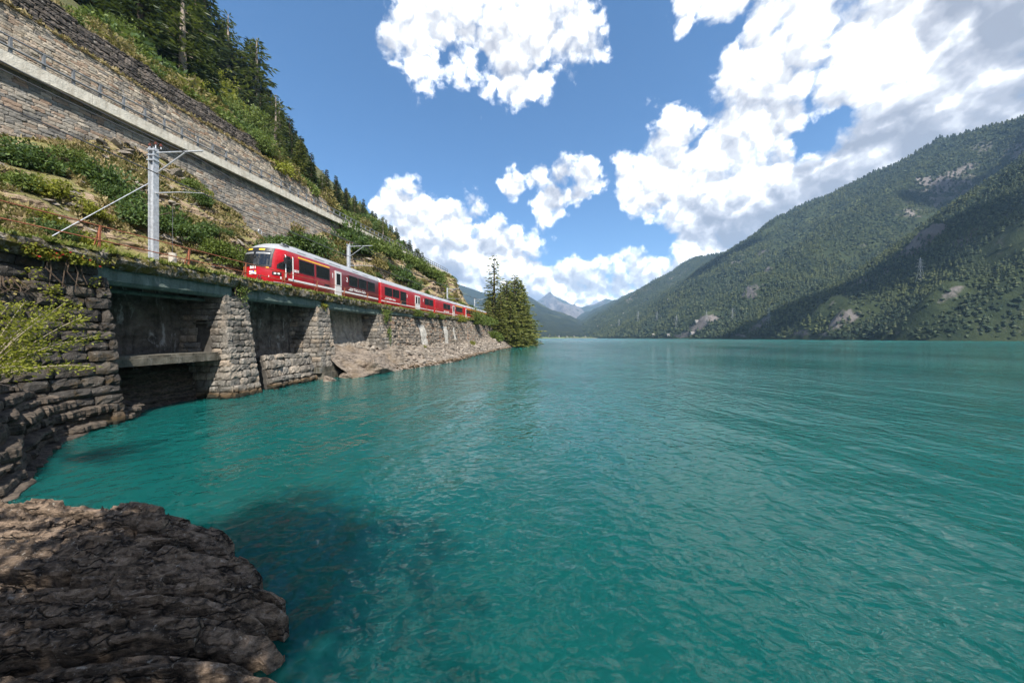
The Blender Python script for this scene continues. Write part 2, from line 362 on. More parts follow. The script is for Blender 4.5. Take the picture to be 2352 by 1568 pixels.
M['slab'] = rock_mat('layered_dark_rock', (0.040, 0.028, 0.020), (0.31, 0.225, 0.16), (0.010, 0.007, 0.005), (4.0, 9.0, 14.0), 0.035, fs=14.0, crack=(0.45, 9.0, 9.0))
M['bank'] = rock_mat('bank_rock', (0.024, 0.019, 0.015), (0.17, 0.135, 0.105), (0.015, 0.012, 0.010), (1.0, 2.0, 11.0), 0.06, fs=8.0)
M['cliff'] = rock_mat('cliff_rock', (0.22, 0.155, 0.10), (0.52, 0.39, 0.27), (0.045, 0.032, 0.022), (0.9, 0.35, 3.4), 0.2, 0,
                      ((0.30, 0.245, 0.11), (0.20, 0.205, 0.06)), 0.35, (0.16, 0.10, 0.06))
M['hill'] = rock_mat('hill_ground', (0.17, 0.14, 0.09), (0.28, 0.23, 0.15), (0.05, 0.045, 0.03), (0.5, 0.5, 1.5), 0.15, 0,
                     ((0.15, 0.135, 0.05), (0.055, 0.07, 0.022)), 1.2, (0.05, 0.055, 0.02))
M['shore'] = rock_mat('shore_rock', (0.10, 0.08, 0.065), (0.34, 0.28, 0.22), (0.03, 0.024, 0.02), (1.4, 1.4, 5.0), 0.14, 0, None, 0, (0.17, 0.12, 0.07))
M['sunken'] = rock_mat('sunken_rock', (0.05, 0.055, 0.045), (0.11, 0.11, 0.09), (0.012, 0.015, 0.012), (0.8, 2.0, 5.0), 0.08)

def leaf_mat(name, stops, trans=0.35, rough=0.55, clump=0.0):
    m, N = new_mat(name); r = rnd(N); p = pos(N)
    c = N.ramp(r, stops)
    c = N.mixc(N.math('MULTIPLY', N.mapr(N.noise(p, 0.9, 3, 0.6), 0.42, 0.62), 0.4), c, stops[0][1])
    pr = N.n('ShaderNodeBsdfPrincipled', {'Base Color': c, 'Roughness': rough, 'Specular IOR Level': 0.3})
    tr = N.n('ShaderNodeBsdfTranslucent', {'Color': N.mixc(0.4, c, (0.20, 0.26, 0.03))})
    mx = N.n('ShaderNodeMixShader', {0: trans, 1: pr.outputs[0], 2: tr.outputs[0]})
    N.n('ShaderNodeOutputMaterial', {0: mx.outputs[0]}); return m
M['leaf_dark'] = leaf_mat('dark_green_leaf', [(0, (0.030, 0.058, 0.014)), (0.5, (0.065, 0.115, 0.028)), (1, (0.15, 0.215, 0.065))])
M['leaf_mid'] = leaf_mat('green_leaf', [(0, (0.05, 0.075, 0.014)), (0.5, (0.115, 0.16, 0.030)), (1, (0.21, 0.26, 0.065))])
M['leaf_lime'] = leaf_mat('lime_leaf', [(0, (0.12, 0.13, 0.015)), (0.5, (0.22, 0.23, 0.025)), (1, (0.33, 0.33, 0.05))], 0.45)
M['leaf_dry'] = leaf_mat('dry_shrub_leaf', [(0, (0.12, 0.10, 0.03)), (0.5, (0.20, 0.165, 0.055)), (1, (0.29, 0.23, 0.09))], 0.3)
M['needle'] = leaf_mat('spruce_needle', [(0, (0.010, 0.022, 0.010)), (0.5, (0.024, 0.046, 0.018)), (1, (0.055, 0.082, 0.026))], 0.15)
M['needle_larch'] = leaf_mat('larch_needle', [(0, (0.030, 0.045, 0.014)), (0.5, (0.065, 0.085, 0.022)), (1, (0.115, 0.125, 0.035))], 0.25)
M['needle_shore'] = leaf_mat('shore_conifer_needle', [(0, (0.055, 0.070, 0.016)), (0.5, (0.14, 0.155, 0.034)), (1, (0.27, 0.26, 0.07))], 0.25)
M['grass'] = leaf_mat('grass_blade', [(0, (0.07, 0.085, 0.02)), (0.5, (0.13, 0.135, 0.035)), (1, (0.24, 0.20, 0.075))], 0.35)
M['fresh_grass'] = leaf_mat('fresh_grass_blade', [(0, (0.09, 0.12, 0.02)), (0.5, (0.20, 0.23, 0.045)), (1, (0.36, 0.33, 0.11))], 0.4)
M['straw'] = leaf_mat('straw_blade', [(0, (0.16, 0.12, 0.05)), (0.5, (0.27, 0.21, 0.09)), (1, (0.38, 0.30, 0.15))], 0.3)
M['berry'] = plain('red_berry', (0.45, 0.02, 0.03), 0.4)
def forest_mat(name, stops):
    m, N = new_mat(name); c = N.ramp(rnd(N), stops); p = pos(N)
    c = N.mixc(N.math('MULTIPLY', N.mapr(N.noise(p, 0.012, 4, 0.6), 0.48, 0.62), 0.5), c, (0.085, 0.095, 0.03))
    finish(N, c, 0.9, spec=0.1); return m
M['forest'] = forest_mat('far_forest', [(0, (0.016, 0.028, 0.019)), (0.5, (0.034, 0.050, 0.029)), (0.8, (0.055, 0.071, 0.038)), (1, (0.092, 0.102, 0.052))])
def mountain_mat(name, forest=True, rockiness=0.0, meadow=0.0, dark=1.0, sc=1.0):
    m, N = new_mat(name); p = pos(N)
    gn = N.n('ShaderNodeNewGeometry').outputs['Normal']; nz = N.n('ShaderNodeSeparateXYZ', {0: gn}).outputs[2]
    a = N.noise(p, 0.02 * sc, 8, 0.7); b = N.noise(p, 0.004, 7, 0.68); d = N.noise(p, 0.0016, 5, 0.55)
    g = N.mixc(N.mapr(a, 0.35, 0.65), (0.018 * dark, 0.029 * dark, 0.015 * dark), (0.045 * dark, 0.058 * dark, 0.025 * dark))
    g = N.mixc(N.math('MULTIPLY', N.mapr(b, 0.61 - 0.06 * meadow, 0.66), 0.8), g, (0.13, 0.145, 0.05))
    rk = N.mixc(N.mapr(a, 0.3, 0.7), (0.055, 0.050, 0.048), (0.22, 0.195, 0.18))
    rm = N.math('ADD', N.math('MULTIPLY', N.math('SUBTRACT', 0.80, nz), 1.6), N.math('MULTIPLY', N.math('SUBTRACT', d, 0.5), 2.2))
    rm = N.math('ADD', rm, N.math('MULTIPLY', N.math('SUBTRACT', a, 0.5), 1.2))
    c = N.mixc(N.mapr(rm, 0.33 - rockiness, 0.50 - rockiness), g, rk)
    finish(N, c, 0.95, N.noise(p, 0.06 * sc, 7, 0.75), 1.0, 7.0 / sc, spec=0.1); return m
M['mountain'] = mountain_mat('forested_mountain')
M['far_mountain'] = mountain_mat('far_forested_mountain', meadow=0.9, dark=0.6, sc=0.5)
M['meadow'] = plain('valley_meadow', (0.13, 0.155, 0.055), 0.95, var=0.5, scale=0.02, spec=0.1)
M['peak'] = mountain_mat('bare_peak', rockiness=0.62, sc=0.45)

def water_mat():
    m, N = new_mat('lake_water'); p = pos(N)
    geo = N.n('ShaderNodeNewGeometry')
    dist = N.n('ShaderNodeVectorMath', {0: p, 1: (0, 0, H0)}, operation='DISTANCE').outputs['Value']
    def rot(ang, sx, sy):
        return N.n('ShaderNodeMapping', {'Vector': p, 'Rotation': (0, 0, math.radians(ang)), 'Scale': (sx, sy, 1.0)}).outputs[0]
    patch = N.mapr(N.noise(p, 0.035, 3, 0.5), 0.38, 0.62, 0.35, 1.35)
    def wave(ang, sx, sy, amp, det=2, dist_=0.5, ridged=False):
        f = N.noise(rot(ang, sx, sy), 1.0, det, 0.5, dist=dist_)
        if ridged: f = N.math('SUBTRACT', 1.0, N.math('ABSOLUTE', N.math('MULTIPLY_ADD', f, 2.0, -1.0)))
        return N.math('MULTIPLY', f, amp)
    h1 = wave(20, 0.34, 0.20, 0.24, 1, 0.5)
    h2 = N.math('MULTIPLY', wave(16, 1.45, 0.85, 0.098, 1, 0.5), N.mapr(patch, 0.35, 1.35, 0.7, 1.25))
    h3 = N.math('MULTIPLY', wave(62, 2.9, 4.1, 0.078, 1, 0.5), patch)
    h4 = N.math('MULTIPLY', wave(30, 9.0, 10.5, 0.021, 1, 0.4), patch)
    h = N.math('ADD', N.math('ADD', h1, h2), N.math('ADD', h3, h4))
    nrm = N.n('ShaderNodeBump', {'Height': h, 'Strength': 1.0, 'Distance': 1.0}).outputs[0]
    cl = N.noise(p, 0.02, 3, 0.5)
    col = N.mixc(N.mapr(cl, 0.3, 0.7), (0.003, 0.070, 0.065), (0.006, 0.100, 0.088))
    rough = N.mapr(dist, 25, 400, 0.03, 0.24)
    pr = N.n('ShaderNodeBsdfPrincipled', {'Base Color': col, 'Roughness': rough, 'IOR': 1.333, 'Normal': nrm,
            'Subsurface Weight': 1.0, 'Subsurface Radius': (0.25, 1.0, 0.9), 'Subsurface Scale': 4.0})
    tp = N.n('ShaderNodeBsdfTransparent', {'Color': (0.35, 0.75, 0.70, 1)})
    fr = N.n('ShaderNodeFresnel', {'IOR': 1.333, 'Normal': nrm}).outputs[0]
    op = N.math('ADD', 0.70, fr, clamp=True)
    mx = N.n('ShaderNodeMixShader', {0: op, 1: tp.outputs[0], 2: pr.outputs[0]})
    N.n('ShaderNodeOutputMaterial', {0: mx.outputs[0]}); return m
M['water'] = water_mat()
# ------------------------------------------------------------------ alignment of railway and road
side = spline([0, 9, 14, 22.6, 36, 55, 72, 90, 110, 140, 180], [-16.5, -16.45, -16.4, -16.2, -15.5, -13.7, -11.5, -9.0, -5.6, 0.5, 9])   # lake side of the train
def lin(xs, ys): return lambda x: np.interp(np.asarray(x, float), xs, ys)
def railz(Y): return 6.30 + 0.018 * (np.asarray(Y, float) - 14)
def deckx(Y): return side(Y) + 1.2
def curbz(Y): return railz(Y) + 0.16
roadx = spline([0, 10, 18, 25, 35, 45, 57, 80, 110, 150], [-32.2, -31.3, -30.3, -29.4, -28.3, -27.1, -25.7, -23, -19.0, -13])
roadz = spline([0, 18, 25, 35, 45, 57, 80, 110, 150], [19.6, 20.2, 20.5, 21.0, 21.4, 21.95, 23.0, 24.3, 26])
tier1z = spline([5, 15, 24, 29, 41, 50, 57, 66, 70], [26.6, 26.7, 26.9, 26.8, 27.5, 27.2, 26.1, 23.5, 22.4])

# ------------------------------------------------------------------ masonry: every stone a block of its own
def unit_stone(seed, rough=0.10):
    r = random.Random(seed); xs = [-0.5, -0.30, 0.02, 0.31, 0.5]; zs = [-0.5, -0.2, 0.18, 0.5]; nx, nz = 5, 4
    V = []; idx = {}
    for i, x in enumerate(xs):
        for k, z in enumerate(zs):
            ex, ez = i in (0, nx - 1), k in (0, nz - 1)
            y = 0.36 + r.uniform(-rough, rough) - (0.085 if ex else 0) - (0.085 if ez else 0)
            V.append((x + r.uniform(-.05, .05) * (0.5 if ex else 1), y, z + r.uniform(-.06, .06) * (.7 if ez else 1))); idx[i, k] = len(V) - 1
    ring = [(i, 0) for i in range(nx)] + [(nx - 1, k) for k in range(1, nz)] + [(i, nz - 1) for i in range(nx - 2, -1, -1)] + [(0, k) for k in range(nz - 2, 0, -1)]
    F = [(idx[i, k], idx[i + 1, k], idx[i + 1, k + 1], idx[i, k + 1]) for i in range(nx - 1) for k in range(nz - 1)]
    b0 = len(V)
    for q in ring: V.append((V[idx[q]][0], -0.5, V[idx[q]][2]))
    for q in range(len(ring)):
        a, b = idx[ring[q]], idx[ring[(q + 1) % len(ring)]]; F.append((b, a, b0 + q, b0 + (q + 1) % len(ring)))
    return np.array(V), F
STONES = [unit_stone(s) for s in range(7)]
STONE_ME = {}
def stone_mesh(k, mat):
    key = (k, mat.name)
    if key not in STONE_ME:
        V, F = STONES[k]; STONE_ME[key] = mesh_data('stone', V, np.array(F), mat)
    return STONE_ME[key]
CAMP = np.array([0, 0, H0])
def masonry(parent, P, L, Ht, ch, lr, depth, mat, seed, n_ind=300, skip=None, gap=0.022, vary=0.25, name='stone', tilt=0.0, proud=0.0):
    """P(s,t): metres along and up the wall face -> point (outward side seen by going along +s with up = +t on the left)"""
    r = random.Random(seed); rec = []
    y = 0.0
    Hmax = max(Ht(s) for s in np.linspace(0, L, 24)) if callable(Ht) else Ht
    while y < Hmax - 0.05:
        h = ch * r.uniform(1 - vary, 1 + vary); x = -r.uniform(0, lr[1] * 0.7)
        if Hmax - y - h < ch * 0.5: h = Hmax - y
        while x < L:
            w = r.uniform(*lr); a, b = max(x, 0), min(x + w, L); x += w
            if L - b < lr[0] * 0.35: b = L; x = L
            if b - a < 0.06: continue
            s = (a + b) / 2; hh = h
            H = Ht(s) if callable(Ht) else Ht
            if y + 0.25 * h > H: continue
            hh = min(h, H - y)
            if skip and skip(s, y + hh / 2): continue
            rec.append((s, y + hh / 2 + r.uniform(-.01, .01), (b - a) - gap * r.uniform(.6, 1.6), hh - gap * r.uniform(.6, 1.4), r.randrange(7), r.uniform(-proud, proud) + r.uniform(-.02, .02), r.uniform(-tilt, tilt)))
        y += h
    if not rec: return
    A = np.array([q[:4] + (q[5], q[6]) for q in rec]); kk = np.array([q[4] for q in rec])
    s, t = A[:, 0], A[:, 1]; e = 0.05
    c = P(s, t); ax = P(s + e, t) - P(s - e, t); up = P(s, t + e) - P(s, t - e)
    ax /= np.linalg.norm(ax, axis=1)[:, None]; n = np.cross(up, ax); n /= np.linalg.norm(n, axis=1)[:, None]   # points out of the wall
    n = -n
    up = np.cross(ax, n); flip = up[:, 2] < 0; up[flip] *= -1
    ca, sa = np.cos(A[:, 5])[:, None], np.sin(A[:, 5])[:, None]
    ax, up = ax * ca + up * sa, up * ca - ax * sa
    c = c + n * (A[:, 4][:, None] - depth * 0.30)
    size = A[:, 2] * A[:, 3] / ((c - CAMP) ** 2).sum(1)
    order = np.argsort(-size); ind = order[:n_ind]; rest = order[n_ind:]
    po = np.array(parent.location) if parent is not None else np.zeros(3)
    for i in ind:
        o = bpy.data.objects.new(name, stone_mesh(int(kk[i]), mat)); COL.objects.link(o); o.parent = parent
        R = Matrix(((ax[i][0], n[i][0], up[i][0]), (ax[i][1], n[i][1], up[i][1]), (ax[i][2], n[i][2], up[i][2])))
        o.matrix_local = Matrix.Translation(Vector(c[i] - po)) @ R.to_4x4() @ Matrix.Diagonal((A[i, 2], depth, A[i, 3], 1))
    if len(rest):
        Vs = []; Fs = []; b = 0
        for k in range(7):
            q = rest[kk[rest] == k]
            if not len(q): continue
            V, F = STONES[k]; F = np.array(F); nv = len(V)
            X = (V[None, :, 0, None] * (A[q, 2])[:, None, None] * ax[q][:, None, :] + V[None, :, 1, None] * depth * n[q][:, None, :] + V[None, :, 2, None] * (A[q, 3])[:, None, None] * up[q][:, None, :]) + c[q][:, None, :]
            Vs.append(X.reshape(-1, 3)); Fs.append((F[None] + (np.arange(len(q)) * nv)[:, None, None] + b).reshape(-1, 4)); b += nv * len(q)
        mk(name, np.concatenate(Vs) - po, np.concatenate(Fs), mat, parent, kind='stuff')
def quadP(bl, br, tr, tl):
    """bilinear face; returns P(s,t), length, height"""
    bl, br, tr, tl = [np.array(q, float) for q in (bl, br, tr, tl)]
    L = (np.linalg.norm(br - bl) + np.linalg.norm(tr - tl)) / 2; H = (np.linalg.norm(tl - bl) + np.linalg.norm(tr - br)) / 2
    def P(s, t):
        a = (np.asarray(s, float) / L)[..., None]; b = (np.asarray(t, float) / H)[..., None]
        return (bl * (1 - a) + br * a) * (1 - b) + (tl * (1 - a) + tr * a) * b
    return P, L, H
def backing(parent, P, s0, s1, Ht, ns, nt, mat, inset, name='mortar', thick=0.4):
    """mortar bed behind the stones, a sheet with real thickness"""
    po = np.array(parent.location); e = 0.05
    S = np.linspace(s0, s1, ns)
    H = np.array([Ht(s) if callable(Ht) else Ht for s in S])
    Sg = np.repeat(S[:, None], nt, 1); Tg = H[:, None] * np.linspace(0, 1, nt)[None]
    c = P(Sg.ravel(), Tg.ravel()); ax = P(Sg.ravel() + e, Tg.ravel()) - P(Sg.ravel() - e, Tg.ravel()); up = P(Sg.ravel(), Tg.ravel() + e) - P(Sg.ravel(), Tg.ravel() - e)
    n = -np.cross(up, ax); n /= np.linalg.norm(n, axis=1)[:, None]
    V1 = c - n * inset; V2 = c - n * (inset + thick); F = grid_faces(ns, nt); k = len(V1)
    rim = [[i * nt, (i + 1) * nt, k + (i + 1) * nt, k + i * nt] for i in range(ns - 1)] + [[i * nt + nt - 1, (i + 1) * nt + nt - 1, k + (i + 1) * nt + nt - 1, k + i * nt + nt - 1] for i in range(ns - 1)]
    rim += [[j, j + 1, k + j + 1, k + j] for j in range(nt - 1)] + [[(ns - 1) * nt + j, (ns - 1) * nt + j + 1, k + (ns - 1) * nt + j + 1, k + (ns - 1) * nt + j] for j in range(nt - 1)]
    return mk(name, np.concatenate([V1, V2]) - po, np.concatenate([F, F + k, np.array(rim)]), mat, parent)

# ------------------------------------------------------------------ water and lake bed
def axis_vals(vals): return np.array(sorted(set(vals)))
wx = axis_vals(list(np.linspace(-25, 25, 26)) + list(np.linspace(-600, 700, 40)) + list(np.linspace(-2500, 3000, 12)))
wy = axis_vals(list(np.linspace(-30, 60, 40)) + list(np.linspace(60, 1500, 60)) + [-2000, -500, -100, 1600])
gx, gy = np.meshgrid(wx, wy, indexing='ij')
water = mk('water', np.stack([gx, gy, gx * 0], -1).reshape(-1, 3), grid_faces(len(wx), len(wy)), M['water'], kind='structure')
tag(water, 'turquoise rippled lake water')
bm, BN = new_mat('deep_lake_bed'); bp = pos(BN)
finish(BN, BN.mixc(BN.mapr(BN.noise(bp, 0.3, 4, 0.6), 0.3, 0.7), (0.010, 0.10, 0.085), (0.02, 0.15, 0.12)), 1.0, spec=0.0)
bx, by = np.meshgrid(np.linspace(-2600, 3100, 6), np.linspace(-2100, 1700, 6), indexing='ij')
tag(mk('lake_bed', np.stack([bx, by, bx * 0 - 9.0], -1).reshape(-1, 3), grid_faces(6, 6), bm, kind='structure'), 'deep green lake bed under the water')

# ------------------------------------------------------------------ rock slope between railway and road wall
fy_top = [0, 12, 16, 18.3, 21, 23.3, 25.8, 28.9, 31, 33, 35, 38.8, 42, 45, 50, 60, 70, 80, 92, 100]
fz_top = [15, 15, 15.2, 15.5, 16.7, 18.1, 18.5, 18.2, 16.3, 14.2, 14.2, 15.6, 17.2, 18.6, 19.3, 20.6, 21.2, 21.8, 22.4, 22.6]
footz = lin(fy_top, fz_top)
NY, NT_ = 440, 110
Yg = np.concatenate([np.linspace(-6, 62, 330), np.linspace(62.5, 104, 110)])
T = np.linspace(0, 1, NT_)
YY = np.repeat(Yg[:, None], NT_, 1); TT = np.repeat(T[None], NY, 0)
footx = side(YY) - 2.65 - 1.1 - np.clip((YY - 88) / 14, 0, 1) ** 2 * 9.0
topz = np.clip(footz(YY), 14.0, None); topz = topz - 0.0
topx = roadx(YY) - 0.2 - 0.13 * (roadz(YY) - topz)
fz0 = railz(YY) - 0.12
big = fbm(YY * 0.16, TT * 2.2, 3.1, 3, 5); mid = fbm(YY * 0.6, TT * 6.0, 1.0, 4, 9); fine = fbm(YY * 2.2, TT * 22.0, 0.3, 5, 13, 0.6)
env = np.clip(TT * 7, 0, 1) * np.clip((1 - TT) * 6, 0, 1)
zprog = TT ** (0.80 + 0.25 * big)
zlin = fz0 + (topz - fz0) * zprog
# ledges: rock strata dipping with the slope
strata = zlin * 0.9 + YY * 0.34 + 2.2 * big + 0.8 * mid
ledge = (np.abs(((strata / 1.15) % 1.0) - 0.5) * 2) ** 1.6
X = footx + (topx - footx) * TT - env * (1.5 * big + 1.25 * mid + 0.75 * fine + 0.55 * (ledge - 0.5)) * (0.8 + 0.6 * np.clip((YY - 40) / 30, 0, 1))
nose = np.clip((YY - 55) / 20, 0, 1) * np.clip((100 - YY) / 10, 0, 1)
X = X + nose * env * (1.6 + 2.2 * fbm(YY * 0.25, TT * 2.5, 7.7, 3, 31))           # craggy spur that bulges out at the far end
Z = zlin + env * (0.5 * mid + 0.30 * fine)
hillV = np.stack([X, YY, Z], -1).reshape(-1, 3); hillF = grid_faces(NY, NT_)
slope = mk('rock_slope', hillV, hillF, M['cliff'], smooth=False, kind='structure'); tag(slope, 'tan rocky slope with dry grass between railway and road')
add_bvh(hillV, hillF)       # TERR[0]

# ------------------------------------------------------------------ upper hillside
Yh = np.concatenate([np.linspace(-10, 80, 120), np.linspace(82, 420, 120)])
D = np.concatenate([np.linspace(0, 12, 24), np.linspace(13, 260, 50)])
YY, DD = np.repeat(Yh[:, None], len(D), 1), np.repeat(D[None], len(Yh), 0)
hz0 = lin([-10, 5, 43.2, 46.5, 57, 66, 80, 110, 150, 250, 420], [30.0, 30.0, 30.1, 27.6, 26.2, 23.6, 23.2, 24.2, 22, 16, 12])
hx0 = lin([-10, 10, 43.2, 46.5, 57, 66, 80, 110, 150, 250, 420], [-41, -39.4, -35.6, -33.6, -32.3, -31.2, -29.6, -27.0, -30, -48, -75])
up_k = lin([0, 30, 60, 100, 160, 420], [0.80, 0.82, 0.85, 0.92, 0.95, 0.95])
hv = fbm(YY * 0.05, DD * 0.06, 2.0, 4, 41)
Xh = hx0(YY) - DD; Zh = hz0(YY) + DD * up_k(YY) + np.clip(DD / 10, 0, 1) * 3.0 * hv
upV = np.stack([Xh, YY, Zh], -1).reshape(-1, 3); upF = grid_faces(len(Yh), len(D))
tag(mk('hillside', upV, upF[:, ::-1].copy(), M['hill'], smooth=True, kind='structure'), 'steep wooded hillside above the terraces')
add_bvh(upV, upF)           # TERR[1]
# skirt from the far spur down to the lake, behind the point
Ys = np.linspace(96, 420, 60); Ts = np.linspace(0, 1, 30); YY, TT = np.repeat(Ys[:, None], 30, 1), np.repeat(Ts[None], 60, 0)
xlake = spline([96, 115, 150, 165, 175, 200, 260, 420], [-1, 2.0, 8.0, 9.0, 4, -25, -50, -70])
Xk = xlake(YY) + (hx0(YY) - xlake(YY)) * TT; Zk = -1.0 + (hz0(YY) + 1.0) * TT ** 0.9 + np.clip(TT * 5, 0, 1) * np.clip((1 - TT) * 5, 0, 1) * fbm(YY * .1, TT * 6, 0, 3, 77) * 2
flat = np.exp(-((YY - 96) / 60) ** 2)
zr = railz(YY) - 0.2; Zk = np.where(TT > 0.35, Zk * (1 - flat * 0.6) + zr * flat * 0.6, Zk)
kV = np.stack([Xk, YY, Zk], -1).reshape(-1, 3); kF = grid_faces(60, 30)
tag(mk('hillside_foot', kV, kF, M['hill'], smooth=True, kind='structure'), 'overgrown foot of the far hillside')
add_bvh(kV, kF)             # TERR[2]

# ------------------------------------------------------------------ track bed and deck edge
Yt = np.linspace(-6, 130, 140); prof = [(-4.2, 0.02), (-3.6, 0.02), (-2.7, 0.0), (0.05, 0.0), (0.55, -0.02), (0.75, -0.10)]
tv = np.array([[[side(y) + a, y, railz(y) - 0.12 + b] for a, b in prof] for y in Yt]); nb = len(prof)
bed = tv.reshape(-1, 3); low = bed - np.array([0, 0, 0.25]); F = grid_faces(len(Yt), nb); k = len(bed)
rim = [[i * nb + nb - 1, (i + 1) * nb + nb - 1, k + (i + 1) * nb + nb - 1, k + i * nb + nb - 1] for i in range(len(Yt) - 1)]
tag(mk('track_bed', np.concatenate([bed, low]), np.concatenate([F, F[:, ::-1] + k, np.array(rim)]), M['talus'], kind='structure'), 'grey ballast bed of the railway')
rt = thing('railway_track', 'steel rails of the railway on the ballast bed', 'track', (float(side(14)) - 1.3, 14, float(railz(14))))
for dx in (-0.83, -1.83):
    m = MB(); m.tube([(side(y) + dx, y, railz(y) - 0.06) for y in np.linspace(-6, 130, 90)], 0.05, 6); m.build('rail', M['rail_grey'], rt, off=rt.location)

def moss_edge(y0, y1, seed):
    """old masonry curb with a ragged, overgrown face"""
    ys = np.arange(y0, y1 + 0.01, 0.11); pr = np.array([(-0.55, 0.0), (-0.25, 0.05), (0.02, 0.02), (0.10, -0.10), (0.12, -0.25), (0.07, -0.42), (0.0, -0.55), (-0.1, -0.58), (-0.55, -0.58)])
    n = len(pr); V = np.array([[[deckx(y) + a, y, curbz(y) + b] for a, b in pr] for y in ys])
    w = fbm(V[..., 1] * 2.1, V[..., 2] * 3.3, 0, 4, seed); V[:, 1:8, 0] += 0.16 * w[:, 1:8]; V[:, 1:8, 2] += 0.11 * fbm(V[:, 1:8, 1] * 1.7, np.arange(7)[None] * 1.3, 5, 3, seed + 3)
    return V.reshape(-1, 3), grid_faces(len(ys), n)
md, MN = new_mat('mossy_curb'); mp = pos(MN)
mf = MN.noise(mp, 3.2, 6, 0.7); mfine = MN.noise(mp, 16, 4, 0.65)
mc = MN.mixc(MN.mapr(mfine, 0.36, 0.62), (0.045, 0.034, 0.02), (0.30, 0.27, 0.23))
mc = MN.mixc(MN.mapr(mf, 0.45, 0.56), mc, (0.10, 0.085, 0.025))
mc = MN.mixc(MN.mapr(MN.noise(mp, 1.2, 4, 0.6), 0.55, 0.68), mc, (0.035, 0.028, 0.018))
finish(MN, mc, 0.95, MN.math('ADD', mf, mfine), 1.0, 0.06, spec=0.1)
curb = thing('deck_curb', 'long mossy stone curb along the railway deck edge', 'curb', (float(deckx(20)), 20, float(curbz(20))))
cuts = [-5, 2.5, 11.9, 17.3, 24.9, 35.1, 46, 58, 72]
for i in range(len(cuts) - 1):
    V, F = moss_edge(cuts[i] + 0.01, cuts[i + 1] - 0.01, 50 + i); mk('curb_stone', V - np.array(curb.location), F, md, curb)

# ------------------------------------------------------------------ lake-side viaduct: abutment, piers, bays
def face_x(y, z, b=0.13): return deckx(y) - 0.18 + b * (curbz(y) - 0.55 - z)
def abP(s, t):
    y = 1.5 + np.asarray(s, float); z = -0.4 + np.asarray(t, float)
    return np.stack([face_x(y, z), y + 0 * z, z + 0 * y], -1)
ab = thing('abutment_wall', 'dark rough block wall with red-berried creeper at the near end of the viaduct', 'wall', (-14.6, 8.0, 0))
abH = lambda s: float(curbz(1.5 + s)) - 0.50 + 0.4
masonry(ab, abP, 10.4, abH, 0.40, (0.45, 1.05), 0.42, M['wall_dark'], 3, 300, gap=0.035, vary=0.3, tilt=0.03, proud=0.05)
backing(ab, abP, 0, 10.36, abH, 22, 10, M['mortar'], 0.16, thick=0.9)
# far return face of the abutment, seen from the bay
def pier(name, label, y0, y1, seed, zb=-0.4, topy=0.25, xb=None, niche=False, batter=0.13, yb=0.0, n_f=130):
    xt0, xt1 = deckx(y0) - 0.18, deckx(y1) - 0.18; zt0, zt1 = float(curbz(y0)) - 1.02, float(curbz(y1)) - 1.02
    xb = float(deckx((y0 + y1) / 2) - 2.6) if xb is None else xb
    base0 = xt0 + batter * (zt0 - zb); base1 = xt1 + batter * (zt1 - zb)
    t = thing(name, label, 'pier', (base0, (y0 + y1) / 2, zb), 'viaduct piers')
    A, B = (base0, y0 - yb, zb), (base1, y1 + yb, zb); C_, D_ = (xt1, y1 - topy, zt1), (xt0, y0 + topy, zt0)
    E, G = (xb, y0 - yb, zb), (xb, y0 + topy, zt0)
    P, L, H = quadP(A, B, C_, D_); masonry(t, P, L, H, 0.36, (0.35, 0.8), 0.34, M['wall_old'], seed, n_f, gap=0.03, vary=0.22, tilt=0.02, proud=0.04); backing(t, P, 0.05, L - .05, H, 4, 10, M['mortar'], 0.13, thick=0.25)
    P, L, H = quadP(E, A, D_, G)
    sk = (lambda s, tt: L - 1.75 < s < L - 1.02 and 2.35 - zb < tt < 3.95 - zb) if niche else None
    masonry(t, P, L, H, 0.36, (0.4, 0.85), 0.34, M['wall_old'], seed + 1, n_f, sk, gap=0.028, vary=0.18, proud=0.02); backing(t, P, 0.05, L - .05, H, 4, 10, M['mortar'], 0.13, thick=0.25)
    P, L, H = quadP(B, (xb, y1 + yb, zb), (xb, y1 - topy, zt1), C_); masonry(t, P, L, H, 0.36, (0.4, 0.85), 0.34, M['wall_old'], seed + 2, 60, gap=0.028)
    # solid core
    m = MB(); i = 0.30
    V = [(base0 - i, y0 - yb + i, zb), (base1 - i, y1 + yb - i, zb), (xb, y1 + yb - i, zb), (xb, y0 - yb + i, zb), (xt0 - i, y0 + topy + i, zt0), (xt1 - i, y1 - topy - i, zt1), (xb, y1 - topy - i, zt1), (xb, y0 + topy + i, zt0)]
    m.raw(V, [(0, 3, 2, 1), (4, 5, 6, 7), (0, 1, 5, 4), (1, 2, 6, 5), (2, 3, 7, 6), (3, 0, 4, 7)]); m.build('core', M['mortar'], t, off=t.location)
    m = MB(); m.box(((xt0 + xb) / 2 - 0.1, (y0 + y1) / 2, max(zt0, zt1) + 0.10), (xt0 - xb + 0.1, y1 - y0 - 2 * topy + 0.1, 0.2)); m.build('cap_stone', M['concrete_old'], t, off=t.location)
    return t
p1 = pier('stone_pier', 'tallest stone pier between the two dark bays, its base in the lake', 16.4, 18.3, 100, niche=True)
p2 = pier('stone_pier', 'stone pier on a stepped concrete footing', 23.9, 25.9, 110, zb=0.95)
p3 = pier('stone_pier', 'stone pier hung with a leafy vine', 33.7, 36.4, 120, zb=0.6, batter=0.2)
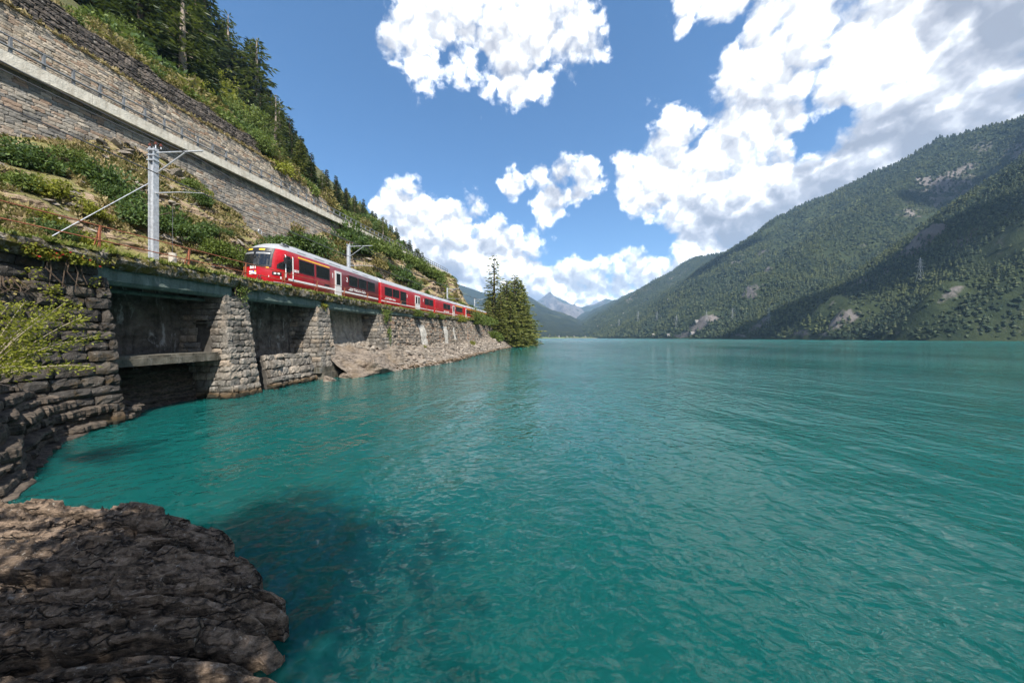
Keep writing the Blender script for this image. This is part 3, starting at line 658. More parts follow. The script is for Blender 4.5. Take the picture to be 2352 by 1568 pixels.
# niche lining of the first pier
m = MB(); xb1 = float(deckx(17.35) - 2.6); nx = float(deckx(16.4)) - 0.18 + 0.13 * 2.5 - 1.35
m.box((nx, 16.95, 3.13), (0.74, 0.04, 1.66)); m.box((nx, 16.75, 2.32), (0.80, 0.5, 0.05)); m.box((nx, 16.75, 3.97), (0.92, 0.5, 0.08)); m.build('niche', M['concrete_old'], p1, off=p1.location)
# stepped footing of the second pier
f2 = thing('pier_footing', 'two-step concrete footing under the middle pier', 'footing', (-14.2, 24.9, 0.2))
m = MB(); fx = float(deckx(24.9)); m.box((fx - 0.55, 25.0, 0.72), (2.1, 2.9, 0.42)); m.box((fx - 0.5, 25.5, 0.22), (2.3, 3.4, 0.58)); m.build('footing_block', M['concrete_old'], f2, off=f2.location)
# girders
for i, (a, b, lab) in enumerate(((11.5, 17.1, 'green stained concrete girder over the bay with the ledge'), (17.6, 24.7, 'green stained concrete girder from the first to the middle pier'), (25.2, 34.9, 'green stained concrete girder ending at the vine-covered pier'), (35.3, 47.0, 'low green stained concrete girder beyond the vine-covered pier'))):
    hgt = 0.62 if i < 3 else 0.45
    g = thing('deck_girder', lab, 'girder', (float(deckx(a)) - 0.1, a, float(curbz(a)) - 1.0), 'deck girders')
    m = MB(); xa, xc = float(deckx(a)) - 0.16, float(deckx(b)) - 0.16; za, zc = float(curbz(a)) - 0.56, float(curbz(b)) - 0.56
    V = [(xa, a, za), (xc, b, zc), (xc, b, zc - hgt * .78), (xa, a, za - hgt * .78), (xa - .10, a, za - hgt), (xc - .10, b, zc - hgt), (xa - .5, a, za - hgt), (xc - .5, b, zc - hgt), (xa - .5, a, za), (xc - .5, b, zc)]
    m.raw(V, [(0, 1, 2, 3), (3, 2, 5, 4), (4, 5, 7, 6), (6, 7, 9, 8), (8, 9, 1, 0), (0, 3, 4, 6, 8), (1, 9, 7, 5, 2)]); m.build('beam', M['concrete_green'], g, off=g.location)
    m = MB(); m.raw([(xa - .5, a, za - .02), (xc - .5, b, zc - .02), (xc - 4.5, b, zc - .02), (xa - 4.5, a, za - .02), (xa - .5, a, za - .25), (xc - .5, b, zc - .25), (xc - 4.5, b, zc - .25), (xa - 4.5, a, za - .25)], [(0, 1, 2, 3), (7, 6, 5, 4), (0, 4, 5, 1), (2, 6, 7, 3)]); m.build('deck_slab', M['concrete_old'], g, off=g.location)
    if i == 0:
        m = MB(); m.tube([(xa - 1.1, a + .4, za - .75), (xc - 1.1, b, zc - .75)], 0.09); m.build('pipe', M['concrete_green'], g, off=g.location)
# back walls of the bays
def plaster_bay(name, label, y0, y1, z0, x_of, mat, seed, ny=110, nz=70):
    ys = np.linspace(y0, y1, ny); V = []
    for y in ys:
        zt = float(curbz(y)) - 0.85
        for t in np.linspace(0, 1, nz):
            z = z0 + (zt - z0) * t; V.append((x_of(y, z), y, z))
    V = np.array(V); V[:, 0] += 0.14 * fbm(V[:, 1] * 1.1, V[:, 2] * 1.1, 0, 5, seed) + 0.08 * fbm(V[:, 1] * 5, V[:, 2] * 7, 0, 4, seed + 2)
    F = grid_faces(ny, nz); B = V - np.array([0.6, 0, 0]); k = len(V)
    t = thing(name, label, 'wall', (V[0][0], y0, z0))
    mk('plaster_face', V - np.array(t.location), F, mat, t); mk('wall_core', B - np.array(t.location), F[:, ::-1].copy(), M['mortar'], t); return t
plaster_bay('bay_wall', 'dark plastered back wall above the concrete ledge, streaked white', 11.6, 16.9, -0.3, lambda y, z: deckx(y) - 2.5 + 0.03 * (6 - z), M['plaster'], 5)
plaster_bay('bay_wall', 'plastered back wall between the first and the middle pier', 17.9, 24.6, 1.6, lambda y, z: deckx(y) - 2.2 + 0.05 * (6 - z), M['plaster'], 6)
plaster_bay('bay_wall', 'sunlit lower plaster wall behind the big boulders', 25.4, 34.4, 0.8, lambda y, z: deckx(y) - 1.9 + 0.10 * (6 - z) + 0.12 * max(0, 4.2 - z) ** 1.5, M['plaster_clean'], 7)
# bedrock in the dark opening under the ledge and beside the first pier
ys_, zs_ = np.linspace(11.4, 16.8, 120), np.linspace(-0.6, 1.75, 60); YB, ZB = np.meshgrid(ys_, zs_, indexing='ij')
XB = deckx(YB) - 1.9 + 0.25 * (1.6 - ZB) + 0.35 * fbm(YB * .8, ZB * 1.2, 0, 4, 171) + 0.16 * (np.abs(((ZB * 3.2 + .5 * fbm(YB, ZB, 0, 2, 172)) % 1) - .5) * 2) + 0.08 * fbm(YB * 5, ZB * 8, 0, 3, 173)
br_ = mk('bay_rock', np.stack([XB, YB, ZB], -1).reshape(-1, 3), grid_faces(120, 60), M['bank'], kind='structure'); br_['label'] = 'dark bedrock in the opening under the concrete ledge'
# concrete ledge across the first bay
lg = thing('concrete_ledge', 'mossy concrete beam across the dark opening, lower down', 'ledge', (-15.4, 14.1, 2.0))
m = MB(); m.box((float(deckx(14)) - 1.25, 14.05, 2.26), (2.1, 4.7, 0.36)); m.box((float(deckx(14)) - 0.18, 14.05, 2.18), (0.14, 4.7, 0.30)); m.build('beam', M['concrete_old'], lg, off=lg.location)
# rough lower wall in the second bay
lw = thing('lower_stone_wall', 'rough low stone wall at the water between the first two piers', 'wall', (-14.4, 21, 0))
def lwP(s, t):
    y = 19.3 + np.asarray(s, float); z = -0.3 + np.asarray(t, float)
    return np.stack([deckx(y) - 0.35 + 0.28 * (2.4 - z) + 0.10 * np.sin(y * 2.3), y + 0 * z, z + 0 * y], -1)
masonry(lw, lwP, 4.4, 2.45, 0.42, (0.4, 1.2), 0.5, M['wall_old'], 131, 120, gap=0.04, vary=0.5, tilt=0.10, proud=0.08); backing(lw, lwP, 0, 4.4, 2.4, 12, 8, M['mortar'], 0.2, thick=1.6)
# long rubble wall beyond the third pier
rw = thing('rubble_wall', 'long battered rubble wall under the railway with white-washed strips', 'wall', (-12, 48, 2))
def rwP(s, t):
    y = 36.2 + np.asarray(s, float); t = np.asarray(t, float); zb = 1.2 + 0 * y
    b = np.interp(y, [36, 40, 46, 60, 80, 100], [0.17, 0.17, 0.17, 0.18, 0.24, 0.34])
    z = zb + t; top = curbz(y) - 0.45
    return np.stack([deckx(y) - 0.28 + b * (top - z) + 0.25 * fbm(y * 0.35, z * 0.5, 0, 3, 66), y + 0 * z, z + 0 * y], -1)
rwH = lambda s: float(curbz(36.2 + s)) - 0.50 - 1.2 - (0.6 if s < 9.5 else 0)
patches = [(9.0, 11.2, 0.9, 3.9), (19.5, 21.6, 0.9, 4.0), (25.0, 26.2, 1.6, 4.0)]
def inpatch(s, t): return any(a < s < b and c < t < d for a, b, c, d in patches)
masonry(rw, rwP, 62, rwH, 0.26, (0.22, 0.85), 0.40, M['rubble_wall'], 141, 300, inpatch, gap=0.03, vary=0.55, tilt=0.16, proud=0.10); backing(rw, rwP, 0, 62, rwH, 80, 10, M['mortar_light'], 0.13, thick=0.8)
for a, b, c, d in patches:
    ss = np.linspace(a, b, 14); tt = np.linspace(c, d, 26); S, Tt = np.meshgrid(ss, tt, indexing='ij')
    edge = 0.16 * fbm(Tt * 2.1, S * 0.2, a, 3, 12)
    S2 = S + np.where((S - a) < 0.3, edge, 0) + np.where((b - S) < 0.3, -edge, 0); T2 = Tt + np.where((d - Tt) < 0.3, 0.25 * fbm(S * 3, 0, a, 3, 8), 0)
    V = rwP(S2.ravel(), T2.ravel()); V[:, 0] += 0.02 + 0.05 * fbm(V[:, 1] * 4, V[:, 2] * 4, 0, 3, 3)
    n = len(V); F = grid_faces(14, 26); B = V - np.array([0.4, 0, 0])
    wm = mk('whitewashed_strip', np.concatenate([V, B]) - np.array(rw.location), np.concatenate([F, F + n]), M['white_paint'], rw); wm['label'] = 'white-washed strip of the rubble wall'

# ------------------------------------------------------------------ road on its retaining wall
wl = thing('road_retaining_wall', 'tall coursed stone wall carrying the concrete road edge', 'wall', (-30, 25, 15))
def wlP(s, t):
    y = 8 + np.asarray(s, float); top = roadz(y) - 0.62; d = 8.2 - np.asarray(t, float)
    return np.stack([roadx(y) - 0.55 - 0.12 * 0 - 0.0 * d + 0.10 * d - 0.0, y + 0 * d, top - d], -1)
masonry(wl, wlP, 47, lambda s: 8.2, 0.25, (0.32, 0.75), 0.14, M['wall_road'], 201, 300, lambda s, t: (float(roadz(8 + s)) - 0.62 - 8.2 + t) < float(footz(8 + s)) - 1.4, gap=0.016, vary=0.10, proud=0.006)
backing(wl, wlP, 0, 47, 8.2, 50, 8, M['mortar'], 0.045, thick=0.6)
def sweep(prof, ys, xf, zf): return np.array([[[xf(y) + a, y, zf(y) + b] for a, b in prof] for y in ys]).reshape(-1, 3), grid_faces(len(ys), len(prof))
road = thing('road_deck', 'pale concrete road edge slab high on the hillside', 'road edge', (-29, 30, 20))
ys = np.concatenate([np.arange(6, 60, 1.5), np.arange(60, 112, 3.0)])
def sweep(prof, ys, xf, zf): return np.array([[[xf(y) + a, y, zf(y) + b] for a, b in prof] for y in ys]).reshape(-1, 3), grid_faces(len(ys), len(prof))
sl_prof = [(-5.4, 0.0), (-0.35, 0.0), (-0.30, 0.06), (0.0, 0.06), (0.02, -0.70), (-0.14, -0.72), (-0.62, -0.60), (-5.4, -0.60), (-5.4, 0.0)]
y = 6.0
while y < 98:
    L_ = 5.4; yy_ = np.linspace(y + .012, y + L_ - .012, 5); V, F = sweep(sl_prof, yy_, roadx, roadz); n_ = len(sl_prof) - 1
    F = [tuple(f) for f in F[:, ::-1]] + [tuple(range(n_)), tuple(4 * (n_ + 1) + q for q in range(n_))[::-1]]; mk('edge_slab', V - np.array(road.location), F, M['concrete'], road); y += L_
rl = thing('road_railing', 'grey steel railing with two rails along the road edge', 'railing', (-30, 30, 20))
py = []; y = 14.0
while y < 100: py.append(y); y += 1.22 + 0.004 * (y - 14)
pm = MB(); pm.box((0, 0, 0.5), (0.12, 0.11, 1.0)); pm.box((0.02, 0, 0.03), (0.16, 0.16, 0.05)); pm.box((0.05, 0, 0.30), (0.05, 0.1, 0.1))
pme = mesh_data('post', pm.V, pm.F, M['rail_grey'])
for y in py: link('post', pme, rl, Vector((roadx(y) - 0.12, y, roadz(y) + 0.06)) - rl.location)
for z, r in ((1.03, 0.055), (0.36, 0.075)):
    m = MB(); m.tube([(roadx(y) - 0.10 + (0.06 if z < .5 else 0), y, roadz(y) + 0.06 + z) for y in np.arange(7, 101, 1.5)], r, 6); m.build('rail', M['rail_grey'], rl, off=rl.location)
# terraces above the road
t1 = thing('terrace_wall', 'sunlit terrace wall of mixed brown stones behind the road railing', 'wall', (-35, 35, 20))
def t1P(s, t):
    y = 8 + np.asarray(s, float); t = np.asarray(t, float)
    return np.stack([roadx(y) - 5.1 - 0.17 * t, y + 0 * t, roadz(y) - 0.2 + t], -1)
t1H = lambda s: max(0.3, float(tier1z(8 + s) - roadz(8 + s)) + 0.2)
masonry(t1, t1P, 61, t1H, 0.25, (0.28, 0.72), 0.20, M['wall_tier'], 211, 300, gap=0.018, vary=0.2, proud=0.015); backing(t1, t1P, 0, 61, t1H, 60, 8, M['mortar_light'], 0.07, thick=0.8)
t2 = thing('upper_terrace_wall', 'dark mossy topmost terrace wall below the forest', 'wall', (-37, 28, 27))
def t2P(s, t):
    y = 8 + np.asarray(s, float); t = np.asarray(t, float)
    return np.stack([roadx(y) - 7.2 - 0.18 * t + 0.06 * fbm(y * 1.2, t * 1.2, 0, 3, 4), y + 0 * t, tier1z(y) - 0.25 + t], -1)
t2H = lambda s: float(30.2 - tier1z(8 + s)) + 0.25 + 0.25 * math.sin(s * 1.7) * math.sin(s * 0.6)
masonry(t2, t2P, 35.3, t2H, 0.26, (0.3, 0.75), 0.34, M['wall_high'], 221, 300, gap=0.03, vary=0.35, tilt=0.05, proud=0.05); backing(t2, t2P, 0, 35.3, t2H, 40, 6, M['mortar'], 0.13, thick=0.8)
e0, e1 = t2P(np.array([35.3, 35.3]), np.array([0, t2H(35.3)])); P, L, H = quadP(e0, e0 + np.array([-3, 0.4, 0]), e1 + np.array([-3, 0.4, 0]), e1); masonry(t2, P, L, H, .26, (.3, .75), .34, M['wall_high'], 231, 40)
V, F = sweep([(-9.2, -0.35), (-7.2, -0.08), (-6.1, -0.05)], np.arange(6, 69, 1.0), lambda y: roadx(y) - 0.05, lambda y: tier1z(y))
tag(mk('terrace_ledge', V, F, M['hill'], kind='structure'), 'grassy ledge between the two terrace walls')
add_bvh(V, F)               # TERR[3]

# ------------------------------------------------------------------ shore: loose rock, boulders, point
shx = spline([24, 29.5, 36.5, 57.5, 82, 115, 150, 164, 172], [-12.9, -11.3, -8.9, -6.1, -3.0, 2.2, 8.2, 10.5, 7])
Ys = np.linspace(25, 172, 240); Ts = np.linspace(-0.35, 1, 34); YY, TT = np.repeat(Ys[:, None], 34, 1), np.repeat(Ts[None], 240, 0)
inx = np.where(YY < 80, deckx(YY) - 0.6, deckx(YY) - 0.6 - np.clip((YY - 80) / 20, 0, 1) * 2)
wallfoot = np.interp(YY, [25, 34, 40, 60, 80, 95, 110, 172], [2.6, 2.4, 2.2, 2.3, 2.8, 5.2, 6.5, 5.5])
inx2 = np.where(YY < 100, rwP(YY - 36.2, wallfoot - 1.2)[..., 0] - 0.6, inx)
inx2 = np.where(YY < 36, deckx(YY) - 0.9, inx2)
Xs_ = shx(YY) + (inx2 - shx(YY)) * TT; Zs_ = np.where(TT < 0, TT * 3.0, wallfoot * np.clip(TT, 0, 1) ** 0.9)
nz = fbm(YY * 0.9, Xs_ * 0.9, 0, 4, 88); Zs_ += (0.10 + 0.28 * np.clip(TT * 4, 0, 1)) * nz; Xs_ += 0.35 * fbm(YY * 0.7, TT * 3, 9, 4, 89)
sV = np.stack([Xs_, YY, Zs_], -1).reshape(-1, 3); sF = grid_faces(240, 34)
tag(mk('shore', sV, sF, M['shore'], smooth=False, kind='structure'), 'stony lake shore under the rubble wall'); add_bvh(sV, sF)     # TERR[4]
# angular loose stones
def rock_shape(seed, sub=0):
    r = np.random.default_rng(seed); P = r.normal(size=(14, 3)); P /= np.linalg.norm(P, axis=1)[:, None]; P *= r.uniform(0.75, 1.1, (14, 1)); P[:, 2] *= 0.62
    import bmesh
    b = bmesh.new()
    for p in P: b.verts.new(p)
    bmesh.ops.convex_hull(b, input=b.verts[:]); bmesh.ops.delete(b, geom=[v for v in b.verts if not v.link_faces], context='VERTS'); bmesh.ops.triangulate(b, faces=b.faces[:])
    b.verts.ensure_lookup_table(); b.verts.index_update(); V = np.array([v.co[:] for v in b.verts]); F = np.array([[v.index for v in f.verts] for f in b.faces]); b.free(); return V, F
ROCKS = [rock_shape(s) for s in range(6)]
def scatter(shapes, pts, sc, rng, rotfull=True):
    """merge many transformed copies of the given shapes"""
    Vs, Fs, b = [], [], 0; pts = np.asarray(pts); kk = rng.integers(0, len(shapes), len(pts)); sc = np.asarray(sc)
    for k in range(len(shapes)):
        q = np.where(kk == k)[0]
        if not len(q): continue
        V, F = shapes[k]; a = rng.uniform(0, 6.283, len(q)); tl = rng.normal(0, 0.3 if rotfull else 0.04, (len(q), 2))
        c, s = np.cos(a), np.sin(a)
        s3 = sc[q] if sc.ndim == 2 else np.repeat(sc[q][:, None], 3, 1)
        P = V[None] * s3[:, None, :]
        P[..., 2] += P[..., 0] * tl[:, :1] + P[..., 1] * tl[:, 1:]
        X = P[..., 0] * c[:, None] - P[..., 1] * s[:, None]; Y = P[..., 0] * s[:, None] + P[..., 1] * c[:, None]
        X = np.stack([X, Y, P[..., 2]], -1) + pts[q][:, None, :]
        Vs.append(X.reshape(-1, 3)); Fs.append((F[None] + (np.arange(len(q)) * len(V))[:, None, None] + b).reshape(-1, F.shape[1])); b += len(V) * len(q)
    return np.concatenate(Vs), np.concatenate(Fs)
SV = sV.reshape(240, 34, 3); n = 11000
iy = RNG.integers(0, 238, n); fy = RNG.random(n); it = RNG.integers(7, 33, n); ft = RNG.random(n)
keep = (Ys[iy] > 30) & (Ys[iy] < 120); iy, fy, it, ft = iy[keep], fy[keep], it[keep], ft[keep]
pp = SV[iy, it] * (1 - fy)[:, None] + SV[iy + 1, it] * fy[:, None]; pp = pp + (SV[iy, np.minimum(it + 1, 33)] - SV[iy, it]) * ft[:, None]
ssz = np.exp(RNG.normal(-2.0, 0.5, len(pp))); V, F = scatter(ROCKS, pp, np.stack([ssz * 1.4, ssz, ssz], 1), RNG)
tag(mk('shore_rubble', V, F, M['talus'], kind='stuff'), 'pale broken stones covering the shore')
def boulder(label, c, size, seed, mat, rz=0.0, strata=0.0):
    import bmesh
    b = bmesh.new(); bmesh.ops.create_icosphere(b, subdivisions=5, radius=1.0); V = np.array([v.co[:] for v in b.verts]); F = np.array([[v.index for v in f.verts] for f in b.faces]); b.free()
    r = np.random.default_rng(seed)
    for q in range(11):       # planar cuts make it angular
        d = r.normal(size=3); d /= np.linalg.norm(d); h = r.uniform(0.55, 0.85); k = V @ d; V -= np.clip(k - h, 0, None)[:, None] * d
    V *= (1 + 0.05 * fbm(V[:, 0] * 7, V[:, 1] * 7, V[:, 2] * 9 + seed, 4, seed + 1))[:, None]; V *= (1 + 0.12 * fbm(V[:, 0] * 2.3, V[:, 1] * 2.3, V[:, 2] * 2.3 + seed, 4, seed))[:, None]
    V *= np.array(size); cs, sn = math.cos(rz), math.sin(rz); V = np.stack([V[:, 0] * cs - V[:, 1] * sn, V[:, 0] * sn + V[:, 1] * cs, V[:, 2]], 1)
    o = mk('boulder', V, F, mat); o.location = c; tag(o, label, 'boulder', 'boulders at the foot of the viaduct'); return o
boulder('broad sloping boulder between the middle pier and the vine-covered pier', (-12.95, 29.2, 0.15), (2.0, 3.4, 1.9), 4, M['shore'], 0.25)
boulder('dark steep boulder just in front of the vine-covered pier', (-12.6, 32.2, 0.6), (1.2, 1.8, 1.9), 9, M['shore'], -0.5)
boulder('low wet boulder at the foot of the stepped concrete footing', (-12.9, 26.2, -0.15), (1.5, 1.9, 0.75), 12, M['shore'], 0.4)
boulder('low flat boulder at the water beside the lower stone wall', (-13.6, 23.4, -0.25), (0.8, 1.2, 0.6), 15, M['shore'], 0.1)
boulder('small angular boulder on the bedrock between the piers', (-13.1, 27.3, 0.9), (0.55, 0.7, 0.5), 22, M['shore'], 1.0)
# ------------------------------------------------------------------ near rocks: ledge in front of the viewer, bank on the far left
def slab(L, Wd, H, seed, nx=34, ny=9):
    """one layer of split rock: ragged plank with a rough top and broken ends, x along the layer"""
    xs = np.linspace(-.5, .5, nx); yv = np.linspace(-.5, .5, ny); X, Y = np.meshgrid(xs, yv, indexing='ij')
    endr = 1 - 0.25 * np.abs(2 * Y) ** 2
    XX = X * L * endr + 0.10 * fbm(Y * 5, X * 2, seed, 3, seed); YY = Y * Wd * (1 - 0.55 * np.abs(2 * X) ** 3.2) + 0.10 * fbm(X * L * 1.2, Y, seed + 5.5, 4, seed + 1) + 0.05 * fbm(X * L * 4, Y * 2, seed, 3, seed + 7)
    Zt = H * 0.5 + 0.06 * fbm(X * L * 1.4, Y * Wd * 2.5, seed, 4, seed + 2) + 0.022 * fbm(X * L * 6, Y * Wd * 9, seed, 3, seed + 3) - 0.03 * np.abs(2 * Y) ** 4
    steps = np.round((fbm(X * L * 0.9, Y * Wd * 5.0, seed, 3, seed + 11)) * 3) / 3 * 0.05
    Zt = Zt + steps
    top = np.stack([XX, YY, Zt], -1).reshape(-1, 3)
    bot = top.copy(); sh = 0.80 + 0.25 * fbm(top[:, 0] * 2, top[:, 1] * 2, seed, 3, seed + 4)
    midr = top.copy(); midr[:, 2] = top[:, 2] - H * 0.35 + 0.03 * fbm(top[:, 0] * 5, top[:, 1] * 5, 0, 3, seed + 6); midr[:, :2] *= 1.0 + 0.04 * fbm(top[:, 0] * 4, top[:, 1] * 4, 3, 3, seed + 8)[:, None]
    bot[:, 1] *= sh; bot[:, 0] *= 0.97; bot[:, 2] = -H * 0.5
    n = nx * ny; ring = [i * ny for i in range(nx)] + [(nx - 1) * ny + j for j in range(1, ny)] + [i * ny + ny - 1 for i in range(nx - 2, -1, -1)] + [j for j in range(ny - 2, 0, -1)]
    F = [tuple(f) for f in grid_faces(nx, ny)] + [tuple(f[::-1] + 2 * n) for f in grid_faces(nx, ny)]
    for a, b in ((0, n), (n, 2 * n)):
        for q in range(len(ring)):
            i, j = ring[q], ring[(q + 1) % len(ring)]; F.append((j + a, i + a, i + b, j + b))
    V = np.concatenate([top, midr, bot]); return V, np.array([list(f) for f in F])
out = thing('rock_outcrop', 'dark layered rock outcrop in the near corner, split into long slabs', 'rock', (-3.5, 2.6, 0.3))
# right-hand outline of the outcrop (x at a given y) as seen from the viewpoint
edge = lambda y: float(np.interp(y, [-3, 1.0, 2.2, 2.67, 2.93, 3.18, 3.5, 3.77, 3.9, 4.13, 4.3, 4.7], [0.4, -0.55, -1.15, -1.80, -2.30, -2.45, -2.72, -3.02, -3.30, -3.60, -3.95, -4.8]))
zrow = lambda y: np.interp(y, [-4, -1.5, 0, 1.5, 2.2, 2.6, 3.0, 3.4, 3.8, 4.05, 4.25, 4.6], [1.6, 1.4, .9, .34, .27, .32, .42, .56, .70, .82, .83, .78])
def layer(s0, s1, seed, lift):
    """one bed of split rock between the across-bed coordinates s0 (near) and s1 (far)"""
    r = np.random.default_rng(seed); ym = (s0 + s1) / 2; sl_ = float(np.interp(ym, [1.5, 2.6, 3.3, 4.2], [.30, .24, .12, .03])); xe = -2.0
    for _ in range(12): xe = .5 * xe + .5 * edge(min(ym + sl_ * (xe + 3), 4.6))
    xe += r.choice([r.uniform(-.34, -.1), r.uniform(-.08, .10), r.uniform(-.05, .16)])
    xs = np.arange(-7.9, xe, 0.022); xs = np.append(xs, xe); n = len(xs); wd = s1 - s0
    cuts = np.cumsum(r.uniform(.3, 1.9, 22)) - 8.2; cell = np.searchsorted(cuts, xs + .10 * fbm(xs * 3, ym, 0, 2, seed)); off = r.normal(0, .040, 24)[cell]; tl = r.uniform(-.45, .85, 24)[cell]; drop_ = (r.random(24) < .20)[cell] * .08
    fr = np.array([.45, -.02, .05, .18, .34, .52, .70, .86, 1.0, 1.08])
    X = np.repeat(xs[:, None], len(fr), 1); jag = .050 * fbm(xs * 2.6, seed, 0, 4, seed + 1) + .028 * fbm(xs * 12, seed, 3, 3, seed + 2)
    S = s0 + wd * fr[None] + jag[:, None] * np.clip(1.2 - fr, 0, 1)[None]
    Yw = S + np.interp(ym, [1.5, 2.6, 3.3, 4.2], [.26, .20, .10, .03]) * (X + 3) + .10 * fbm(X * .45, S * .5, 0, 3, 5)
    Z = zrow(S) + lift + .035 * (-3 - X) + off[:, None] - drop_[:, None] + tl[:, None] * wd * (.5 - fr)[None] * -1.0
    Z = Z + .022 * fbm(X * 1.9, S * 4, seed, 3, seed + 3) + .010 * fbm(X * 6, S * 22, seed, 4, seed + 4) + .050 * np.round(1.7 * fbm(X * 1.1, S * 6, seed, 3, seed + 31)) + .024 * np.round(2.0 * fbm(X * 3.6, S * 20, seed, 3, seed + 32)) + .020 * np.round(2.2 * fbm(X * 1.0, S * 10, seed, 3, seed + 6))
    Z = Z - .30 * (1 - np.clip((xe - X) / 1.1, 0, 1)) ** 1.6; e_ = np.clip((xe - X) / .16, 0, 1); Z = Z - (1 - e_) ** 2 * r.uniform(.04, .14)
    Z[:, 0] -= .30; Z[:, -1] -= .42; Z[:, 1] -= .045 + .02 * fbm(xs * 12, seed, 0, 2, seed + 7); 
    V = np.stack([X, Yw, Z], -1).reshape(-1, 3); F = [list(f) for f in grid_faces(n, len(fr))]; m = len(fr)
    cap = V[-m:].copy(); cap[:, 2] -= .55; cap[:, 0] += .03; k0 = len(V); V = np.concatenate([V, cap]); F += [[(n - 1) * m + q, k0 + q, k0 + q + 1, (n - 1) * m + q + 1] for q in range(m - 1)]
    return V, np.array(F)
r = random.Random(21); s = 4.28; k = 0
while s > .6:
    wd = r.choice([r.uniform(.035, .07), r.uniform(.05, .10), r.uniform(.06, .12), r.uniform(.10, .20)]) * (1.5 if k < 2 else 1.0)
    V, F = layer(s - wd, s, 700 + k, r.choice([r.uniform(-.16, -.08), r.uniform(-.06, .03), r.uniform(-.02, .07), r.uniform(.03, .11)]) if k else .04); mk('rock_slab', V, F, M['slab'], out, off=out.location); s -= wd * r.choice([.9, .95, 1.0, 1.25, 1.5]); k += 1
def heightfield(name, xs, ys, zf, mat, label=None, kind=None, parent=None, off=None, smooth=False):
    X, Y = np.meshgrid(xs, ys, indexing='ij'); Z = zf(X, Y); V = np.stack([X, Y, Z], -1).reshape(-1, 3); F = grid_faces(len(xs), len(ys))
    o = mk(name, V, F, mat, parent, smooth, kind=kind, off=off)
    if label: o['label'] = label
    return o, V, F
ed = np.vectorize(edge)
def base_z(X, Y):
    d = np.minimum(ed(Y) - 0.15 - X, (4.10 - Y) * 1.2); top = zrow(Y) - .36 + np.clip(1.2 - Y, 0, 1) * .28
    z = np.where(d > 0, top * (1 - np.exp(-d / 0.55)), 0) + np.where(d < 0, d * 0.9, 0)
    return np.clip(z, -6, 3) + 0.10 * fbm(X * 1.5, Y * 4, 0, 5, 61) + 0.05 * fbm(X * 5, Y * 11, 0, 3, 62)
heightfield('rock_base', np.linspace(-9, 2.2, 130), np.linspace(-4, 6.2, 130), base_z, M['slab'], parent=out, off=out.location)
# bank rising behind the viewpoint
def behind_z(X, Y):
    return .9 + np.clip(-3.2 - Y, 0, None) * .74 - np.clip(X - 4 - .3 * (-3 - Y), 0, None) * .8 + .35 * fbm(X * .5, Y * .5, 0, 5, 64)
o_, V, F = heightfield('bank_behind', np.linspace(-24, 16, 110), np.linspace(-26, -2.6, 70), behind_z, M['hill'], 'overgrown bank rising behind the viewpoint', 'structure'); BEHIND = (V, F)
# sunken ledge beside the outcrop
def sunk_z(X, Y):
    d = X - (ed(Y) + 0.05); return -0.10 - 0.42 * np.clip(d, 0, None) ** 1.15 - 0.9 * np.clip(Y - 4.2, 0, None) + 0.28 * fbm(X * 1.6, Y * 1.6, 0, 5, 71) - 0.05
heightfield('sunken_rock', np.linspace(-5.5, 3.0, 90), np.linspace(-2, 6.5, 90), sunk_z, M['sunken'], 'dark sunken rock beside the outcrop', 'structure')
# left bank
bank_sh = lambda Y: np.interp(Y, [-8, -2, 1.5, 3, 4.6, 6.1, 7.0, 7.8, 8.8, 9.8, 11, 12.4, 14], [-5, -6.5, -7.6, -8.6, -9.3, -10.0, -10.8, -11.8, -13.1, -14.05, -14.55, -15.1, -15.5])
def bank_z(X, Y):
    n1 = fbm(X * 0.8, Y * 0.8, 0, 4, 81); d = bank_sh(Y) - X + 0.45 * n1
    hmax = np.interp(Y, [-8, 4, 7.5, 9, 11, 12.5], [2.6, 2.5, 2.3, 1.7, 0.9, 0.4])
    z = np.where(d > 0, hmax * (1 - np.exp(-d / 0.40)), d * 1.1)
    q = z * 4.2 + 0.9 * fbm(X * 0.5, Y * 0.5, 2, 3, 83); st = np.floor(q) + np.clip(((q % 1) - 0.72) / 0.28, 0, 1); st = (st - 0.9 * fbm(X * 0.5, Y * 0.5, 2, 3, 83)) / 4.2
    z = np.where(d > 0, z * 0.3 + st * 0.7, z)
    return z + 0.09 * fbm(X * 2.2, Y * 3.2, 0, 4, 84) + 0.05 * fbm(X * 7, Y * 7, 0, 3, 85) + np.clip(-15.2 - X, 0, 3) * 0.4
bank = thing('rock_bank', 'layered rock bank at the foot of the abutment wall', 'rock', (-12, 6, 0))
ob, V, F = heightfield('bank_core', np.linspace(-19, -4.5, 150), np.linspace(-8, 13.5, 200), lambda X, Y: bank_z(X + .35, Y) - 0.22, M['bank'], parent=bank, off=bank.location)
rb = random.Random(77); zl = -0.45; k = 0; yb_ = np.arange(-8, 12.9, 0.055)
